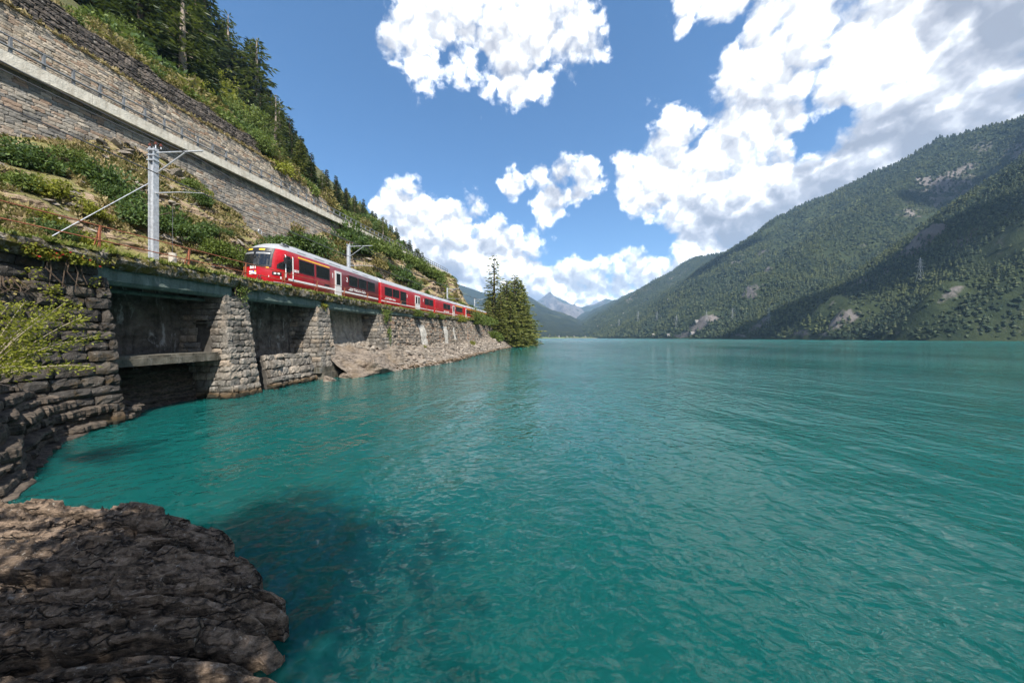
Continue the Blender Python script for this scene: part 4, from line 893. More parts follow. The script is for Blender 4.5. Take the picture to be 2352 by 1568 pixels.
while zl < 2.35:
    h = rb.choice([rb.uniform(.07, .14), rb.uniform(.12, .22), rb.uniform(.2, .34)]); z1 = zl + h
    back = np.interp(z1, [-.4, 0, .5, 1.0, 1.6, 2.4], [-.15, 0.0, .22, .45, .85, 1.5]) * np.interp(yb_, [-8, 6, 9, 12, 13], [1.1, 1.1, 1.0, .55, .4])
    xo = bank_sh(yb_) - back + .38 * fbm(yb_ * .7, k * 1.3, 0, 3, 401) + .20 * fbm(yb_ * 2.0, k * 2.1, 3, 3, 402) + .07 * fbm(yb_ * 8, k * 3.3, 5, 3, 403) + .10 * np.round(1.6 * fbm(yb_ * 1.3, k, 7, 2, 404))
    top = np.interp(yb_, [-8, 4, 7.5, 9, 11, 12.5], [2.7, 2.6, 2.35, 1.75, 1.0, .5]); zt = np.minimum(z1, top) + .05 * fbm(yb_ * 1.4, k, 1, 3, 405) + .025 * fbm(yb_ * 7, k, 2, 3, 406); zb = np.minimum(zl, top - .02)
    pr = []
    for dx, w_, dz in ((-.30, 0, -.03), (-.05, 0, 0), (.02, .35, 0), (.0, .85, 0), (-.06, 1, 0), (-.22, 1, .015), (-.5, 1, .03), (-1.0, 1, .03), (-2.4, 1, .10)):
        zz_ = zb + (zt - zb) * w_ + dz + (.03 * fbm(yb_ * 3, dx * 9, k, 3, 407) if w_ == 1 else 0); pr.append(np.stack([xo + dx + (.03 * fbm(yb_ * 9, w_ * 5, k, 2, 408)), yb_, zz_], -1))
    G = np.stack(pr, 1); mk('rock_layer', G.reshape(-1, 3), grid_faces(len(yb_), len(pr)), M['bank'], bank, off=bank.location)
    if k % 2 == 0 or z1 > 1.9: add_bvh(G.reshape(-1, 3), grid_faces(len(yb_), len(pr))) if False else None
    zl = z1; k += 1
add_bvh(V, F)               # TERR[5]
# ------------------------------------------------------------------ distant land
def rs_foot(Y): return np.interp(Y, [-400, 150, 274, 299, 404, 590, 852, 1100, 1353, 2000, 4000, 8000], [640, 520, 452, 400, 412, 432, 405, 385, 372, 360, 520, 900])
crest_y = [0, 500, 815, 874, 978, 1136, 1283, 1409, 1724, 2130, 2844, 3700, 6000]
crest_r = [.47, .465, .452, .452, .452, .450, .431, .416, .403, .411, .377, .363, .33]
def right_z(X, Y):
    f = rs_foot(Y); c = np.interp(Y, crest_y, crest_r) * 1333 + H0
    x = (X - f) / (1333 - f); xc = np.clip(x, 0, 1.0)
    z = c * xc ** 0.93 - np.clip(x - 1, 0, None) * 160
    spur = np.interp(X, [400, 530, 600, 727, 896, 1333], [470, 486, 467, 496, 548, 640])
    z = z * (1 - 0.30 * np.clip((X - 430) / 120, 0, 1) * np.exp(-((Y - spur - 165) / 88) ** 2) * np.clip((1400 - X) / 250, 0, 1))
    rib = np.sin((Y - 0.35 * X) / 62.0) * 0.048 + np.sin((Y - 0.22 * X) / 141.0 + 1) * 0.070
    z = z * (1 + rib * np.clip(xc * 6, 0, 1) * np.clip((1 - xc) * 4, 0, 1))
    z = z + np.clip(xc * 12, 0, 1) * (30 * fbm(X / 150, Y / 110, 0, 5, 91) + 8 * fbm(X / 35, Y / 35, 0, 3, 92))
    # rock faces near the water
    clf = np.clip(fbm(X / 120, Y / 55, 4, 3, 93) * 3.0 + .15, 0, 1) * np.exp(-((X - f - 38) / 34) ** 2) * np.clip((900 - Y) / 200, 0, 1)
    z = z + 30 * clf + 9 * clf * fbm(X / 16, Y / 16, 0, 4, 94)
    c2 = np.clip(fbm(X / 70 + .3 * Y / 70, Y / 90, 9, 4, 98) * 3 - .35, 0, 1) * np.exp(-((X - f - 190) / 95) ** 2) * np.clip((1000 - Y) / 200, 0, 1); z = z + 26 * c2 + 12 * c2 * fbm(X / 14, Y / 14, 2, 4, 99)
    return np.where(x < 0, (X - f) * 0.25, np.maximum(z, -2 + 8 * xc))
rx = np.concatenate([np.linspace(280, 700, 130), np.linspace(705, 1500, 150), np.linspace(1520, 2600, 30)]); ry = np.concatenate([np.linspace(-500, 150, 24), np.linspace(160, 1500, 250), np.linspace(1515, 6000, 170)])
o, V, F = heightfield('right_mountain', rx, ry, right_z, M['mountain'], 'forested mountain across the lake', 'structure', smooth=True); add_bvh(V, F)   # TERR[6]
vx, vy = np.linspace(-500, 700, 60), np.linspace(1340, 7500, 120)
o, V, F = heightfield('valley_floor', vx, vy, lambda X, Y: 1.2 + np.clip((Y - 1345) / 30, 0, 1) * 1.5 + 0.012 * (Y - 1350) + 2 * fbm(X / 90, Y / 90, 0, 3, 95) * np.clip((Y - 1350) / 200, 0, 1) - 4 * np.clip((1350 - Y) / 10, 0, 1), M['meadow'], 'flat valley floor beyond the lake', 'structure', smooth=True); add_bvh(V, F)  # TERR[7]
def left_z(X, Y):
    f = np.interp(Y, [150, 250, 420, 800, 1353, 3000, 6000], [-30, -45, -70, -95, -130, -330, -700]); d = f - X
    k = np.interp(Y, [150, 420, 900, 2500, 6000], [0.93, 0.82, 0.78, 0.62, 0.5])
    z = k * np.clip(d, 0, None) ** 0.985; z = np.minimum(z, 900 + 0.1 * d); rib = 1 + 0.06 * np.sin((Y + 0.3 * X) / 80) + 0.05 * np.sin((Y + .2 * X) / 190 + 2)
    return np.where(d < 0, d * 0.15, z * rib + np.clip(d / 60, 0, 1) * (16 * fbm(X / 120, Y / 120, 0, 5, 96) + 4 * fbm(X / 30, Y / 30, 0, 3, 97)))
lx = -np.concatenate([np.linspace(20, 400, 110), np.linspace(405, 1500, 60)])[::-1]; ly = np.concatenate([np.linspace(260, 1500, 150), np.linspace(1520, 1900, 20)])
o, V, F = heightfield('left_mountain', lx, ly, left_z, M['mountain'], 'forested mountainside on the near shore', 'structure', smooth=True); add_bvh(V, F)   # TERR[8]
def ridge(name, label, pts, Y, front, seed, mat, rough=0.10, back=1500, ny=70, nx=130, base=10):
    us = np.linspace(pts[0][0], pts[-1][0], nx); vs = np.interp(us, [p[0] for p in pts], [p[1] for p in pts])
    xs = (us - 1176) / FPX * Y; zs = H0 + (775 - vs) / FPX * Y
    q = np.concatenate([np.linspace(-front, 0, ny - 10), np.linspace(0, back, 11)[1:]])
    X, Q = np.meshgrid(xs, q, indexing='ij'); Zc = np.repeat(zs[:, None], len(q), 1)
    t = np.clip(1 + Q / front, 0, 1); t2 = np.clip(1 - Q / back, 0, 1)
    sh = np.where(Q <= 0, t ** 1.15, t2)
    ns = fbm(X / (0.10 * Y), Q / (0.10 * Y), seed, 6, seed, 0.55)
    amp = np.clip((1 - np.abs(sh * 2 - 1)) * 1.6, 0, 1)
    # ribs run down from the crest
    rib = np.abs(fbm(X / (0.05 * Y) + 0.4 * ns, Q / (0.35 * Y), seed + 3, 4, seed + 9))
    Z = base + (Zc - base) * sh + amp * rough * Zc * (ns * 1.2 - rib * 1.1)
    V = np.stack([X + 0 * Q, Y + Q, Z], -1).reshape(-1, 3); F = grid_faces(nx, len(q))
    o = mk(name, V, F, mat, smooth=True, kind='structure'); o['label'] = label; add_bvh(V, F); return o
ridge('far_left_mountain', 'blue hazy mountain shoulder with meadows behind the railway', [(930, 620), (1000, 638), (1045, 650), (1080, 662), (1115, 674), (1170, 672), (1215, 680), (1250, 702), (1290, 724), (1330, 744), (1360, 762), (1390, 772)], 3900, 2300, 5, M['far_mountain'], 0.15)   # TERR[9]
ridge('sharp_peak', 'bare pointed peak at the head of the valley', [(1170, 712), (1200, 700), (1225, 696), (1243, 686), (1254, 677), (1263, 670), (1272, 679), (1284, 685), (1300, 693), (1318, 701), (1340, 707), (1370, 716), (1400, 735), (1420, 750)], 7600, 3600, 6, M['peak'], 0.30)
ridge('broad_peak', 'bare broad peak right of the pointed one', [(1290, 735), (1312, 720), (1330, 708), (1350, 701), (1365, 699), (1380, 691), (1392, 686), (1402, 688), (1414, 695), (1430, 702), (1455, 715), (1490, 735), (1510, 755)], 6800, 3200, 7, M['peak'], 0.22)
ridge('low_spur', 'green spur with meadows closing the valley', [(1290, 772), (1320, 757), (1345, 742), (1370, 728), (1392, 718), (1410, 712), (1440, 700), (1480, 690), (1520, 680)], 4700, 1500, 8, M['far_mountain'], 0.08)
# wave-washed pale beach at the far shore
m = MB(); m.raw([(430, 850, 0.05), (372, 1350, 0.05), (240, 1353, 0.05), (240, 1368, 1.5), (390, 1368, 1.5), (448, 860, 1.5)], [(0, 1, 4, 5), (1, 2, 3, 4)]); tag(m.build('beach', M['talus'], kind='structure'), 'narrow pale beach on the far shore')
# ------------------------------------------------------------------ train
def zz(y): return float(railz(y))
def y_of_u(u):
    lo, hi = 12.0, 140.0
    for _ in range(60):
        mid = (lo + hi) / 2
        if 1176 + FPX * float(side(mid)) / mid < u: lo = mid
        else: hi = mid
    return (lo + hi) / 2
ZS = np.array([.38, .60, .95, 1.30, 1.75, 2.20, 2.60, 2.99, 3.03, 3.26, 3.48, 3.66, 3.72])
HW = np.array([1.20, 1.29, 1.33, 1.34, 1.34, 1.34, 1.33, 1.29, 1.28, 1.16, .98, .55, .25])
NF = np.array([.16, .05, .00, .01, .06, .13, .24, .44, .50, .82, 1.28, 2.0, 2.4])     # how far the nose leans back
hw = lambda z: np.interp(z, ZS, HW); nf = lambda z: np.interp(z, ZS, NF)
NR, NN = 1.45, 2.4
def shell(p, z, sgn, nosed, eps=0.0):
    """point on the carriage skin: p in 0..1 runs round the nose from the centre line to the side, beyond 1 it is metres along the side"""
    p = np.asarray(p, float); z = np.asarray(z, float); w = hw(z) + eps
    if nosed:
        f = nf(z) - eps; phi = np.clip(1 - p, 0, 1) * np.pi / 2
        R = np.minimum(NR, 2.9 - f)
        y = w * np.cos(phi) ** (2 / NN); x = f + R * (1 - np.clip(np.sin(phi), 0, 1) ** (2 / NN))
        x = np.where(p > 1, f + R + (p - 1), x)
    else:
        y = w + 0 * p; x = p + 0 * z
    return np.stack([x, sgn * y, z + 0 * p], -1)
def carriage(parent, name, y0, y1, nosed=False, rear_nose=False, seed=0, label=None):
    a = Vector((float(side(y0)) - 1.34, y0, zz(y0))); b = Vector((float(side(y1)) - 1.34, y1, zz(y1))); d = (b - a); L = d.length; d.normalize()
    lat = Vector((d.y, -d.x, 0)).normalized(); up = d.cross(lat); up = up if up.z > 0 else -up
    R = Matrix(((d.x, lat.x, up.x), (d.y, lat.y, up.y), (d.z, lat.z, up.z)))        # local x back along the train, y to the lake, z up
    V = []; F = []; mi = []
    n_p = 14
    for z in ZS:
        row = []
        for sgn in (-1, 1):
            if nosed:
                ps = np.concatenate([np.linspace(0, 1, n_p), [1.8]]); P = shell(ps, np.full(len(ps), z), sgn, True); P = np.concatenate([P, [[L, sgn * hw(z), z]]])
            else:
                P = np.array([[0, 0, z], [0.0, sgn * (hw(z) - .10), z], [0.08, sgn * hw(z), z], [L - 0.08, sgn * hw(z), z], [L, sgn * (hw(z) - .10), z]])
            row.append(P if sgn == 1 else P[::-1])
        ring = np.concatenate([row[0][:-1], row[1]]); V.append(ring)
    m = len(V[0]); V = np.concatenate(V)
    for i in range(len(ZS) - 1):
        for j in range(m - 1):
            F.append((i * m + j, i * m + j + 1, (i + 1) * m + j + 1, (i + 1) * m + j)); mi.append(1 if ZS[i] > 2.95 else 0)
        F.append((i * m + m - 1, i * m, (i + 1) * m, (i + 1) * m + m - 1)); mi.append(2)
    F.append(tuple((len(ZS) - 1) * m + j for j in range(m))); mi.append(1)
    F.append(tuple(range(m))[::-1]); mi.append(2)
    o = mk(name, V, F, [M['red'], M['silver'], M['black']], parent, midx=mi)
    for p_, mm in zip(o.data.polygons, mi): p_.use_smooth = (mm == 0 and nosed)
    o.matrix_local = Matrix.Translation(a - Vector(parent.location)) @ R.to_4x4()
    if label: o['label'] = label
    sm = MB(); n_s = max(3, int(L / 3.4))
    for q in range(1, n_s): sm.box((L * q / n_s + .4, 1.338, 1.28), (0.014, .03, 1.0))
    for q in range(3): sm.box((L * (q + .7) / 3.4, 1.20, .30), (2.2, .2, .34))
    sm.build('panel_seams', M['black'], o); return o, a, d, L
def patch(car, name, p0, p1, z0, z1, mat, nosed=False, sgn=1, eps=0.012, npn=8, nz=4, thick=0.02, label=None):
    """thin panel lying on the skin; z0, z1 may be functions of p"""
    ps = np.linspace(p0, p1, npn); V = []
    for e in (eps, eps - thick):
        for p in ps:
            a = z0(p) if callable(z0) else z0; b = z1(p) if callable(z1) else z1
            zs = np.linspace(a, b, nz); V.append(shell(np.full(nz, p), zs, sgn, nosed, e))
    V = np.concatenate(V); n = npn * nz; F = [tuple(f) for f in grid_faces(npn, nz)]
    for i in range(npn - 1):
        F += [(i * nz, (i + 1) * nz, n + (i + 1) * nz, n + i * nz), (i * nz + nz - 1, n + i * nz + nz - 1, n + (i + 1) * nz + nz - 1, (i + 1) * nz + nz - 1)]
    for j in range(nz - 1):
        F += [(j, n + j, n + j + 1, j + 1), ((npn - 1) * nz + j, (npn - 1) * nz + j + 1, n + (npn - 1) * nz + j + 1, n + (npn - 1) * nz + j)]
    if sgn > 0: F = [f[::-1] for f in F]
    o = mk(name, V, F, mat, car, smooth=False)
    if label: o['label'] = label
    return o
def window(car, x0, x1, z0, z1, sgn=1, frame=0.06, name='window', mat_f='black', eps=0.0):
    """dark frame standing proud of the skin with a recessed pane"""
    m = MB(); y = lambda z: sgn * float(hw(z) + 0.022); f = frame; zc = (z0 + z1) / 2
    for (a, b, c, d) in ((x0, x1, z1 - f, z1), (x0, x1, z0, z0 + f), (x0, x0 + f, z0 + f, z1 - f), (x1 - f, x1, z0 + f, z1 - f)):
        m.box(((a + b) / 2, y(zc) - sgn * .035, (c + d) / 2), (b - a, 0.08, d - c), 0)
    m.box(((x0 + x1) / 2, y(zc) - sgn * 0.042, zc), (x1 - x0 - 2 * f, 0.06, z1 - z0 - 2 * f), 1)
    o = m.build(name, [M[mat_f], M['glass']], car)
    return o
def text_mesh(name, c, car):
    tmp = bpy.data.objects.new(name, c); me = bpy.data.meshes.new_from_object(tmp); bpy.data.objects.remove(tmp); me.name = name
    return link(name, me, car)
def letters(car, txt, x, z, h, sgn=1, mat='white', name='lettering', shear=0.0, bold=0.012, width=None):
    c = bpy.data.curves.new(name, 'FONT'); c.body = txt; c.size = h * 1.38; c.extrude = 0.004; c.offset = bold; c.shear = shear; c.materials.append(M[mat])
    c.align_x = 'LEFT'; c.resolution_u = 3
    if width: c.space_character = 0.95
    o = text_mesh(name, c, car)
    yy = sgn * float(hw(z + h / 2) + 0.018)
    # text runs to the rear on the lake side; local x of the letters = local x of the car
    o.matrix_local = Matrix(((1, 0, 0, x), (0, 0, 1 if False else -sgn, yy), (0, 1, 0, z), (0, 0, 0, 1))) if sgn < 0 else Matrix(((1, 0, 0, x), (0, 0, 1, yy), (0, 1, 0, z), (0, 0, 0, 1)))
    return o
nose_y = 21.25
train = thing('passenger_train', 'red narrow-gauge passenger train with silver roof running along the lake wall', 'train', (float(side(nose_y)) - 1.34, nose_y, zz(nose_y)))
yA1, yB0, yB1, yC0, yC1 = y_of_u(870.5), y_of_u(876.6), y_of_u(997.3), y_of_u(1000.3), y_of_u(1067)
def loc(u, a, d): return (y_of_u(u) - a.y) / d.y       # picture column -> metres along the car (lake side)
# --- leading motor coach
c1, a, d, L = carriage(train, 'motor_coach', nose_y, yA1, nosed=True, label='leading red motor coach with rounded cab front')
X = lambda u: loc(u, a, d)
PZ = lambda x: 1 + (x - (0.0 + NR))       # side metres -> shell parameter at the side (vertical nose part)
patch(c1, 'windscreen', 0.0, 0.43, lambda p: 1.72, lambda p: 2.70, M['glass'], True, 1, 0.030, 10, 10, 0.05)
patch(c1, 'windscreen', 0.0, 0.43, lambda p: 1.72, lambda p: 2.70, M['glass'], True, -1, 0.030, 10, 10, 0.05)
for s in (1, -1):
    patch(c1, 'windscreen_surround', 0.0, 0.49, 1.62, 1.72, M['black'], True, s, 0.034, 10, 3, 0.05)
    patch(c1, 'windscreen_surround', 0.43, 0.49, 1.72, 2.70, M['black'], True, s, 0.034, 4, 8, 0.05)
    patch(c1, 'destination_display', 0.0, 0.49, 2.70, 2.98, M['black'], True, s, 0.034, 8, 4, 0.05)
    patch(c1, 'sun_blind', 0.02, 0.41, 2.50, 2.62, M['panel_grey'], True, s, 0.034, 8, 3, 0.01)
    patch(c1, 'bumper', 0.0, 0.95, 0.44, 0.62, M['panel_grey'], True, s, 0.03, 10, 3, 0.06)
    hl = patch(c1, 'headlight', 0.52, 0.80, 1.10, 1.32, M['black'], True, s, 0.02, 6, 3, 0.04); patch(c1, 'lamp_lens', 0.57, 0.64, 1.15, 1.26, M['lamp_glass'], True, s, 0.03, 3, 3, 0.02); patch(c1, 'lamp_lens', 0.68, 0.75, 1.16, 1.27, M['lamp_glass'], True, s, 0.03, 3, 3, 0.02)
    patch(c1, 'marker_lamp', 0.34, 0.42, 1.50, 1.60, M['orange'], True, s, 0.03, 3, 3, 0.03)
patch(c1, 'display_text', 0.06, 0.22, 2.78, 2.90, M['yellow'], True, 1, 0.040, 5, 3, 0.01); patch(c1, 'display_text', 0.10, 0.28, 2.78, 2.90, M['yellow'], True, -1, 0.040, 5, 3, 0.01)
for k, (mt, s, p0, p1, z0, z1) in enumerate((('white', -1, 0.0, 0.08, 1.06, 1.30), ('blue', 1, 0.0, 0.08, 1.20, 1.32), ('yellow', 1, 0.03, 0.08, 1.23, 1.31), ('white', 1, 0.0, 0.08, 1.06, 1.20))):
    patch(c1, 'crest', p0, p1, z0, z1, M[mt], True, s, 0.02 + 0.006 * (k == 2), 3, 3, 0.02)
def front_text(txt, z, h, y0):
    c = bpy.data.curves.new('lettering', 'FONT'); c.body = txt; c.size = h * 1.38; c.extrude = 0.004; c.offset = 0.01; c.materials.append(M['white']); c.align_x = 'CENTER'
    o = text_mesh('lettering', c, c1)
    o.matrix_local = Matrix(((0, 0, -1, float(nf(z)) - 0.055), (1, 0, 0, y0), (0, 1, 0, z), (0, 0, 0, 1)))   # faces forward, reads towards the lake side
front_text('3511', 1.45, 0.16, 0.05)
m = MB(); m.box((-0.18, 0, 0.62), (0.36, 0.34, 0.26)); m.tube([(-0.02, 0.45, 0.95), (-0.2, 0.5, 0.8), (-0.16, 0.6, 0.55), (0.0, 0.62, 0.45)], 0.028, 6); m.tube([(-0.02, 0.62, 1.0), (-0.18, 0.68, 0.8), (-0.14, 0.75, 0.55), (0.03, 0.74, 0.45)], 0.028, 6); m.tube([(-0.02, -0.45, 0.95), (-0.2, -0.5, 0.8), (-0.16, -0.6, 0.55), (0.0, -0.62, 0.45)], 0.028, 6); m.build('coupler', [M['black']], c1)
m = MB(); m.bar((0.02, 0.32, 1.78), (0.30, 0.10, 2.25), 0.03); m.bar((0.30, 0.10, 2.25), (0.46, 0.16, 2.45), 0.02); m.build('wiper', M['black'], c1)
# arched cab side window (lake side and hill side)
for s in (1, -1):
    top = lambda p: 1.66 + 0.95 * min(1, max(0.02, (p - 0.60) / 0.66)) ** 0.60
    patch(c1, 'cab_side_window', 0.64, 1.36, 1.58, top, M['black'], True, s, 0.020, 18, 6, 0.04)
    patch(c1, 'cab_window_pane', 0.70, 1.32, 1.66, lambda p: top(p) - 0.08, M['glass'], True, s, 0.028, 16, 6, 0.03)
    patch(c1, 'white_stripe', 0.42, 1.0 + (L - NR - 0.12), 0.88, 1.02, M['white'], True, s, 0.010, 40, 2, 0.015)
    patch(c1, 'skirt_stripe', 0.55, 1.35, 0.56, 0.64, M['white'], True, s, 0.012, 14, 2, 0.015)
xm = X(655.8) - 0.08
m = MB(); m.bar((xm - .10, 1.34, 2.55), (xm - .12, 1.56, 2.45), 0.03); m.box((xm - .10, 1.55, 2.18), (0.08, 0.20, 0.44)); m.build('wing_mirror', M['black'], c1)
for xx in (xm + 0.10, X(672.5)):
    m = MB(); m.tube([(xx, 1.36, 1.0), (xx, 1.40, 1.05), (xx, 1.40, 2.58), (xx, 1.35, 2.63)], 0.025, 6); m.build('handrail', M['white'], c1)
window(c1, X(659.3), X(668.5), 1.45, 2.60, 1, 0.06, 'cab_door_window')
def door(car, x0, x1, z0=0.40, z1=2.64, leaves=1, sgn=1):
    o = MB(); y = sgn * 1.345; wv = (x1 - x0) / leaves
    for k in range(leaves): o.box((x0 + wv * (k + .5), y, (z0 + z1) / 2), (wv - 0.03, 0.07, z1 - z0))
    dr = o.build('door', M['door_grey'], car)
    for k in range(leaves):
        cx = x0 + wv * (k + .5); m = MB(); m.box((cx, y + sgn * 0.035, z1 - 0.70), (wv * .58, 0.03, 1.0)); m.build('door_window', M['glass'], dr)
def logo(car, x, z, h, w):
    """slanted railway emblem: two sheared bars and a wedge"""
    m = MB(); y = float(hw(z + h / 2) + 0.02)
    def q(x0, x1, za, zb, sh=0.25): m.raw([(x + w * x0, y, z + h * za), (x + w * x1, y, z + h * za), (x + w * (x1 + sh * (zb - za)), y, z + h * zb), (x + w * (x0 + sh * (zb - za)), y, z + h * zb), (x + w * x0, y - .02, z + h * za), (x + w * x1, y - .02, z + h * za), (x + w * (x1 + sh * (zb - za)), y - .02, z + h * zb), (x + w * (x0 + sh * (zb - za)), y - .02, z + h * zb)], [(3, 2, 1, 0), (4, 5, 6, 7), (0, 1, 5, 4), (2, 3, 7, 6)])
    q(0.0, 0.42, 0.0, 0.18); q(0.16, 0.36, 0.26, 0.92); q(0.30, 1.0, 0.80, 1.0, 0.1); q(0.42, 0.56, 0.30, 0.75); q(0.62, 0.76, 0.30, 0.75); q(0.80, 0.92, 0.30, 0.75); q(0.40, 0.9, 0.0, 0.16)
    m.build('emblem', M['white'], car)
def roof_kit(car, spots, L):
    for x0, x1, mt in spots:
        m = MB(); pts = []
        for s in (1,):
            za, zb = 3.16, 3.58
            V = [(x0, float(hw(za)) + .03, za), (x1, float(hw(za)) + .03, za), (x1, float(hw(zb)) + .05, zb + .02), (x0, float(hw(zb)) + .05, zb + .02)]
            W_ = [(a, b - .12, c) for a, b, c in V]; m.raw(V + W_, [(0, 1, 2, 3), (7, 6, 5, 4), (0, 4, 5, 1), (1, 5, 6, 2), (2, 6, 7, 3), (3, 7, 4, 0)])
        m.build('roof_panel', M[mt], car)
for x0, x1 in ((X(687.6), X(721.7)), (X(726.4), X(756.6)), (X(801), X(820.9)), (X(823.3), X(842)), (X(844.7), X(861.3))):
    window(c1, x0, x1, 1.64, 2.62, 1)
for x0, x1 in ((4.2, 6.4), (6.5, 8.6), (11.0, 12.4), (12.5, 14.0)): window(c1, x0, x1, 1.64, 2.62, -1)
patch(c1, 'first_class_stripe', X(686.8), X(757.4), 2.70, 2.80, M['yellow'], False, 1, 0.014, 12, 2)
door(c1, X(768.5), X(783.3))
letters(c1, '1', X(761.0), 1.95, 0.42); letters(c1, '2', X(794.5), 1.95, 0.40); letters(c1, '3511', X(676.4), 1.58, 0.18)
letters(c1, 'Filisur', X(677.5), 2.36, 0.07, bold=0.004) if False else None
logo(c1, X(799.4), 1.16, 0.26, X(810.5) - X(799.4)); letters(c1, 'Rhätische Bahn', X(812), 1.20, 0.27, bold=0.006)
m = MB(); m.box(((X(745) + X(756)) / 2, 1.335, 1.16), (X(756) - X(745), 0.03, 0.14)); m.build('side_display', M['black'], c1)
roof_kit(c1, ((X(688), X(707), 'panel_grey'), (X(726), X(748), 'panel_grey'), (X(758), X(785), 'panel_grey'), (X(812), X(826), 'panel_grey'), (X(836), X(849), 'panel_grey')), L)
for xx in (X(666) - 0.0, X(673)):
    m = MB(); m.tube([(xx, 0.80, 3.30), (xx, 0.97, 3.44)], 0.21, 14); m.tube([(xx, 0.95, 3.42), (xx, 0.99, 3.455)], 0.14, 12, 1); m.build('roof_fan', [M['panel_grey'], M['black']], c1)
m = MB(); m.box((1.12, 0, 3.20), (0.5, 0.62, 0.14)); m.box((0.88, 0, 3.19), (0.06, 0.30, 0.10), 1); m.build('top_lamp', [M['black'], M['lamp_glass']], c1)
# --- middle coach
c2, a2, d2, L2 = carriage(train, 'coach', yB0, yB1, label='second red coach with double door')
X2 = lambda u: loc(u, a2, d2)
for x0, x1 in ((X2(884.7), X2(901)), (X2(902.4), X2(916.7)), (X2(975.3), X2(985.2)), (X2(985.9), X2(995.0))): window(c2, x0, x1, 1.60, 2.62, 1)
window(c2, X2(919.2), X2(932.4), 0.95, 2.62, 1)
door(c2, X2(952.7), X2(964.2), leaves=2)
patch(c2, 'white_stripe', 0.1, L2 - 0.1, 0.80, 0.92, M['white'], False, 1, 0.010, 20, 2, 0.015)
letters(c2, '2', X2(933.6), 2.0, 0.42); letters(c2, '2', X2(971.3), 2.0, 0.42)
logo(c2, X2(884.7), 1.12, 0.26, X2(891) - X2(884.7)); letters(c2, 'Viafier retica', X2(892), 1.14, 0.27, bold=0.006)
roof_kit(c2, ((X2(940), X2(947), 'panel_grey'), (X2(966), X2(975), 'panel_grey')), L2)
c3, a3, d3, L3 = carriage(train, 'coach', yC0, yC1, label='third red coach with yellow first-class stripe')
X3 = lambda u: loc(u, a3, d3)
for x0, x1 in ((X3(1018.5), X3(1026.4)), (X3(1027.0), X3(1034.3)), (X3(1047.6), X3(1054.6)), (X3(1055), X3(1062.3))): window(c3, x0, x1, 1.60, 2.62, 1, 0.08)
door(c3, X3(1039.7), X3(1044.4)); patch(c3, 'first_class_stripe', X3(1047), X3(1062.8), 2.70, 2.82, M['yellow'], False, 1, 0.014, 6, 2)
patch(c3, 'white_stripe', 0.1, L3 - 0.1, 0.80, 0.92, M['white'], False, 1, 0.010, 20, 2, 0.015)
letters(c3, '2', X3(1035.6), 1.95, 0.42); letters(c3, '1', X3(1045.4), 1.95, 0.42); logo(c3, X3(1019), 1.0, 0.26, 1.0); letters(c3, 'Ferrovia retica', X3(1023), 1.02, 0.27, bold=0.006)
roof_kit(c3, ((X3(1011), X3(1016), 'panel_grey'), (X3(1029), X3(1036), 'panel_grey'), (X3(1046), X3(1052), 'panel_grey')), L3)
m = MB(); xp = X3(1038); m.bar((xp - .6, .5, 3.75), (xp + .7, .5, 4.35), .05); m.bar((xp - .6, -.5, 3.75), (xp + .7, -.5, 4.35), .05); m.bar((xp + .7, 0, 4.35), (xp - .5, 0, 5.15), .05); m.bar((xp - .5, -.8, 5.18), (xp - .5, .8, 5.18), .07); m.box((xp, 0, 3.78), (1.6, 1.2, .12)); m.build('pantograph', M['rail_grey'], c3)
yD0 = yC1 + 0.8; yD1 = yD0 + 15.5; yE0 = yD1 + 0.8; yE1 = yE0 + 15
for (ya, yb) in ((yD0, yD1), (yE0, yE1)):
    c4_, a4, d4, L4 = carriage(train, 'coach', ya, yb, label='old red trailer coach with rows of windows')
    for k in range(7): window(c4_, 1.3 + k * 1.85, 2.85 + k * 1.85, 1.60, 2.55, 1, 0.08)
    patch(c4_, 'yellow_stripe', 0.8, L4 - 1, 2.66, 2.76, M['yellow'], False, 1, 0.014, 6, 2); patch(c4_, 'white_stripe', 0.1, L4 - 0.1, 0.80, 0.92, M['white'], False, 1, 0.010, 10, 2, 0.015)
    door(c4_, .25, 1.0)
# gangways between the coaches
for ya, yb in ((yA1, yB0), (yB1, yC0), (yC1, yD0), (yD1, yE0)):
    m = MB(); q0 = Vector((float(side(ya)) - 1.34, ya - .05, zz(ya) + 1.9)); q1 = Vector((float(side(yb)) - 1.34, yb + .05, zz(yb) + 1.9)); m.bar(q0, q1, 1.5, 2.5); m.build('gangway', M['black'], train, off=train.location)

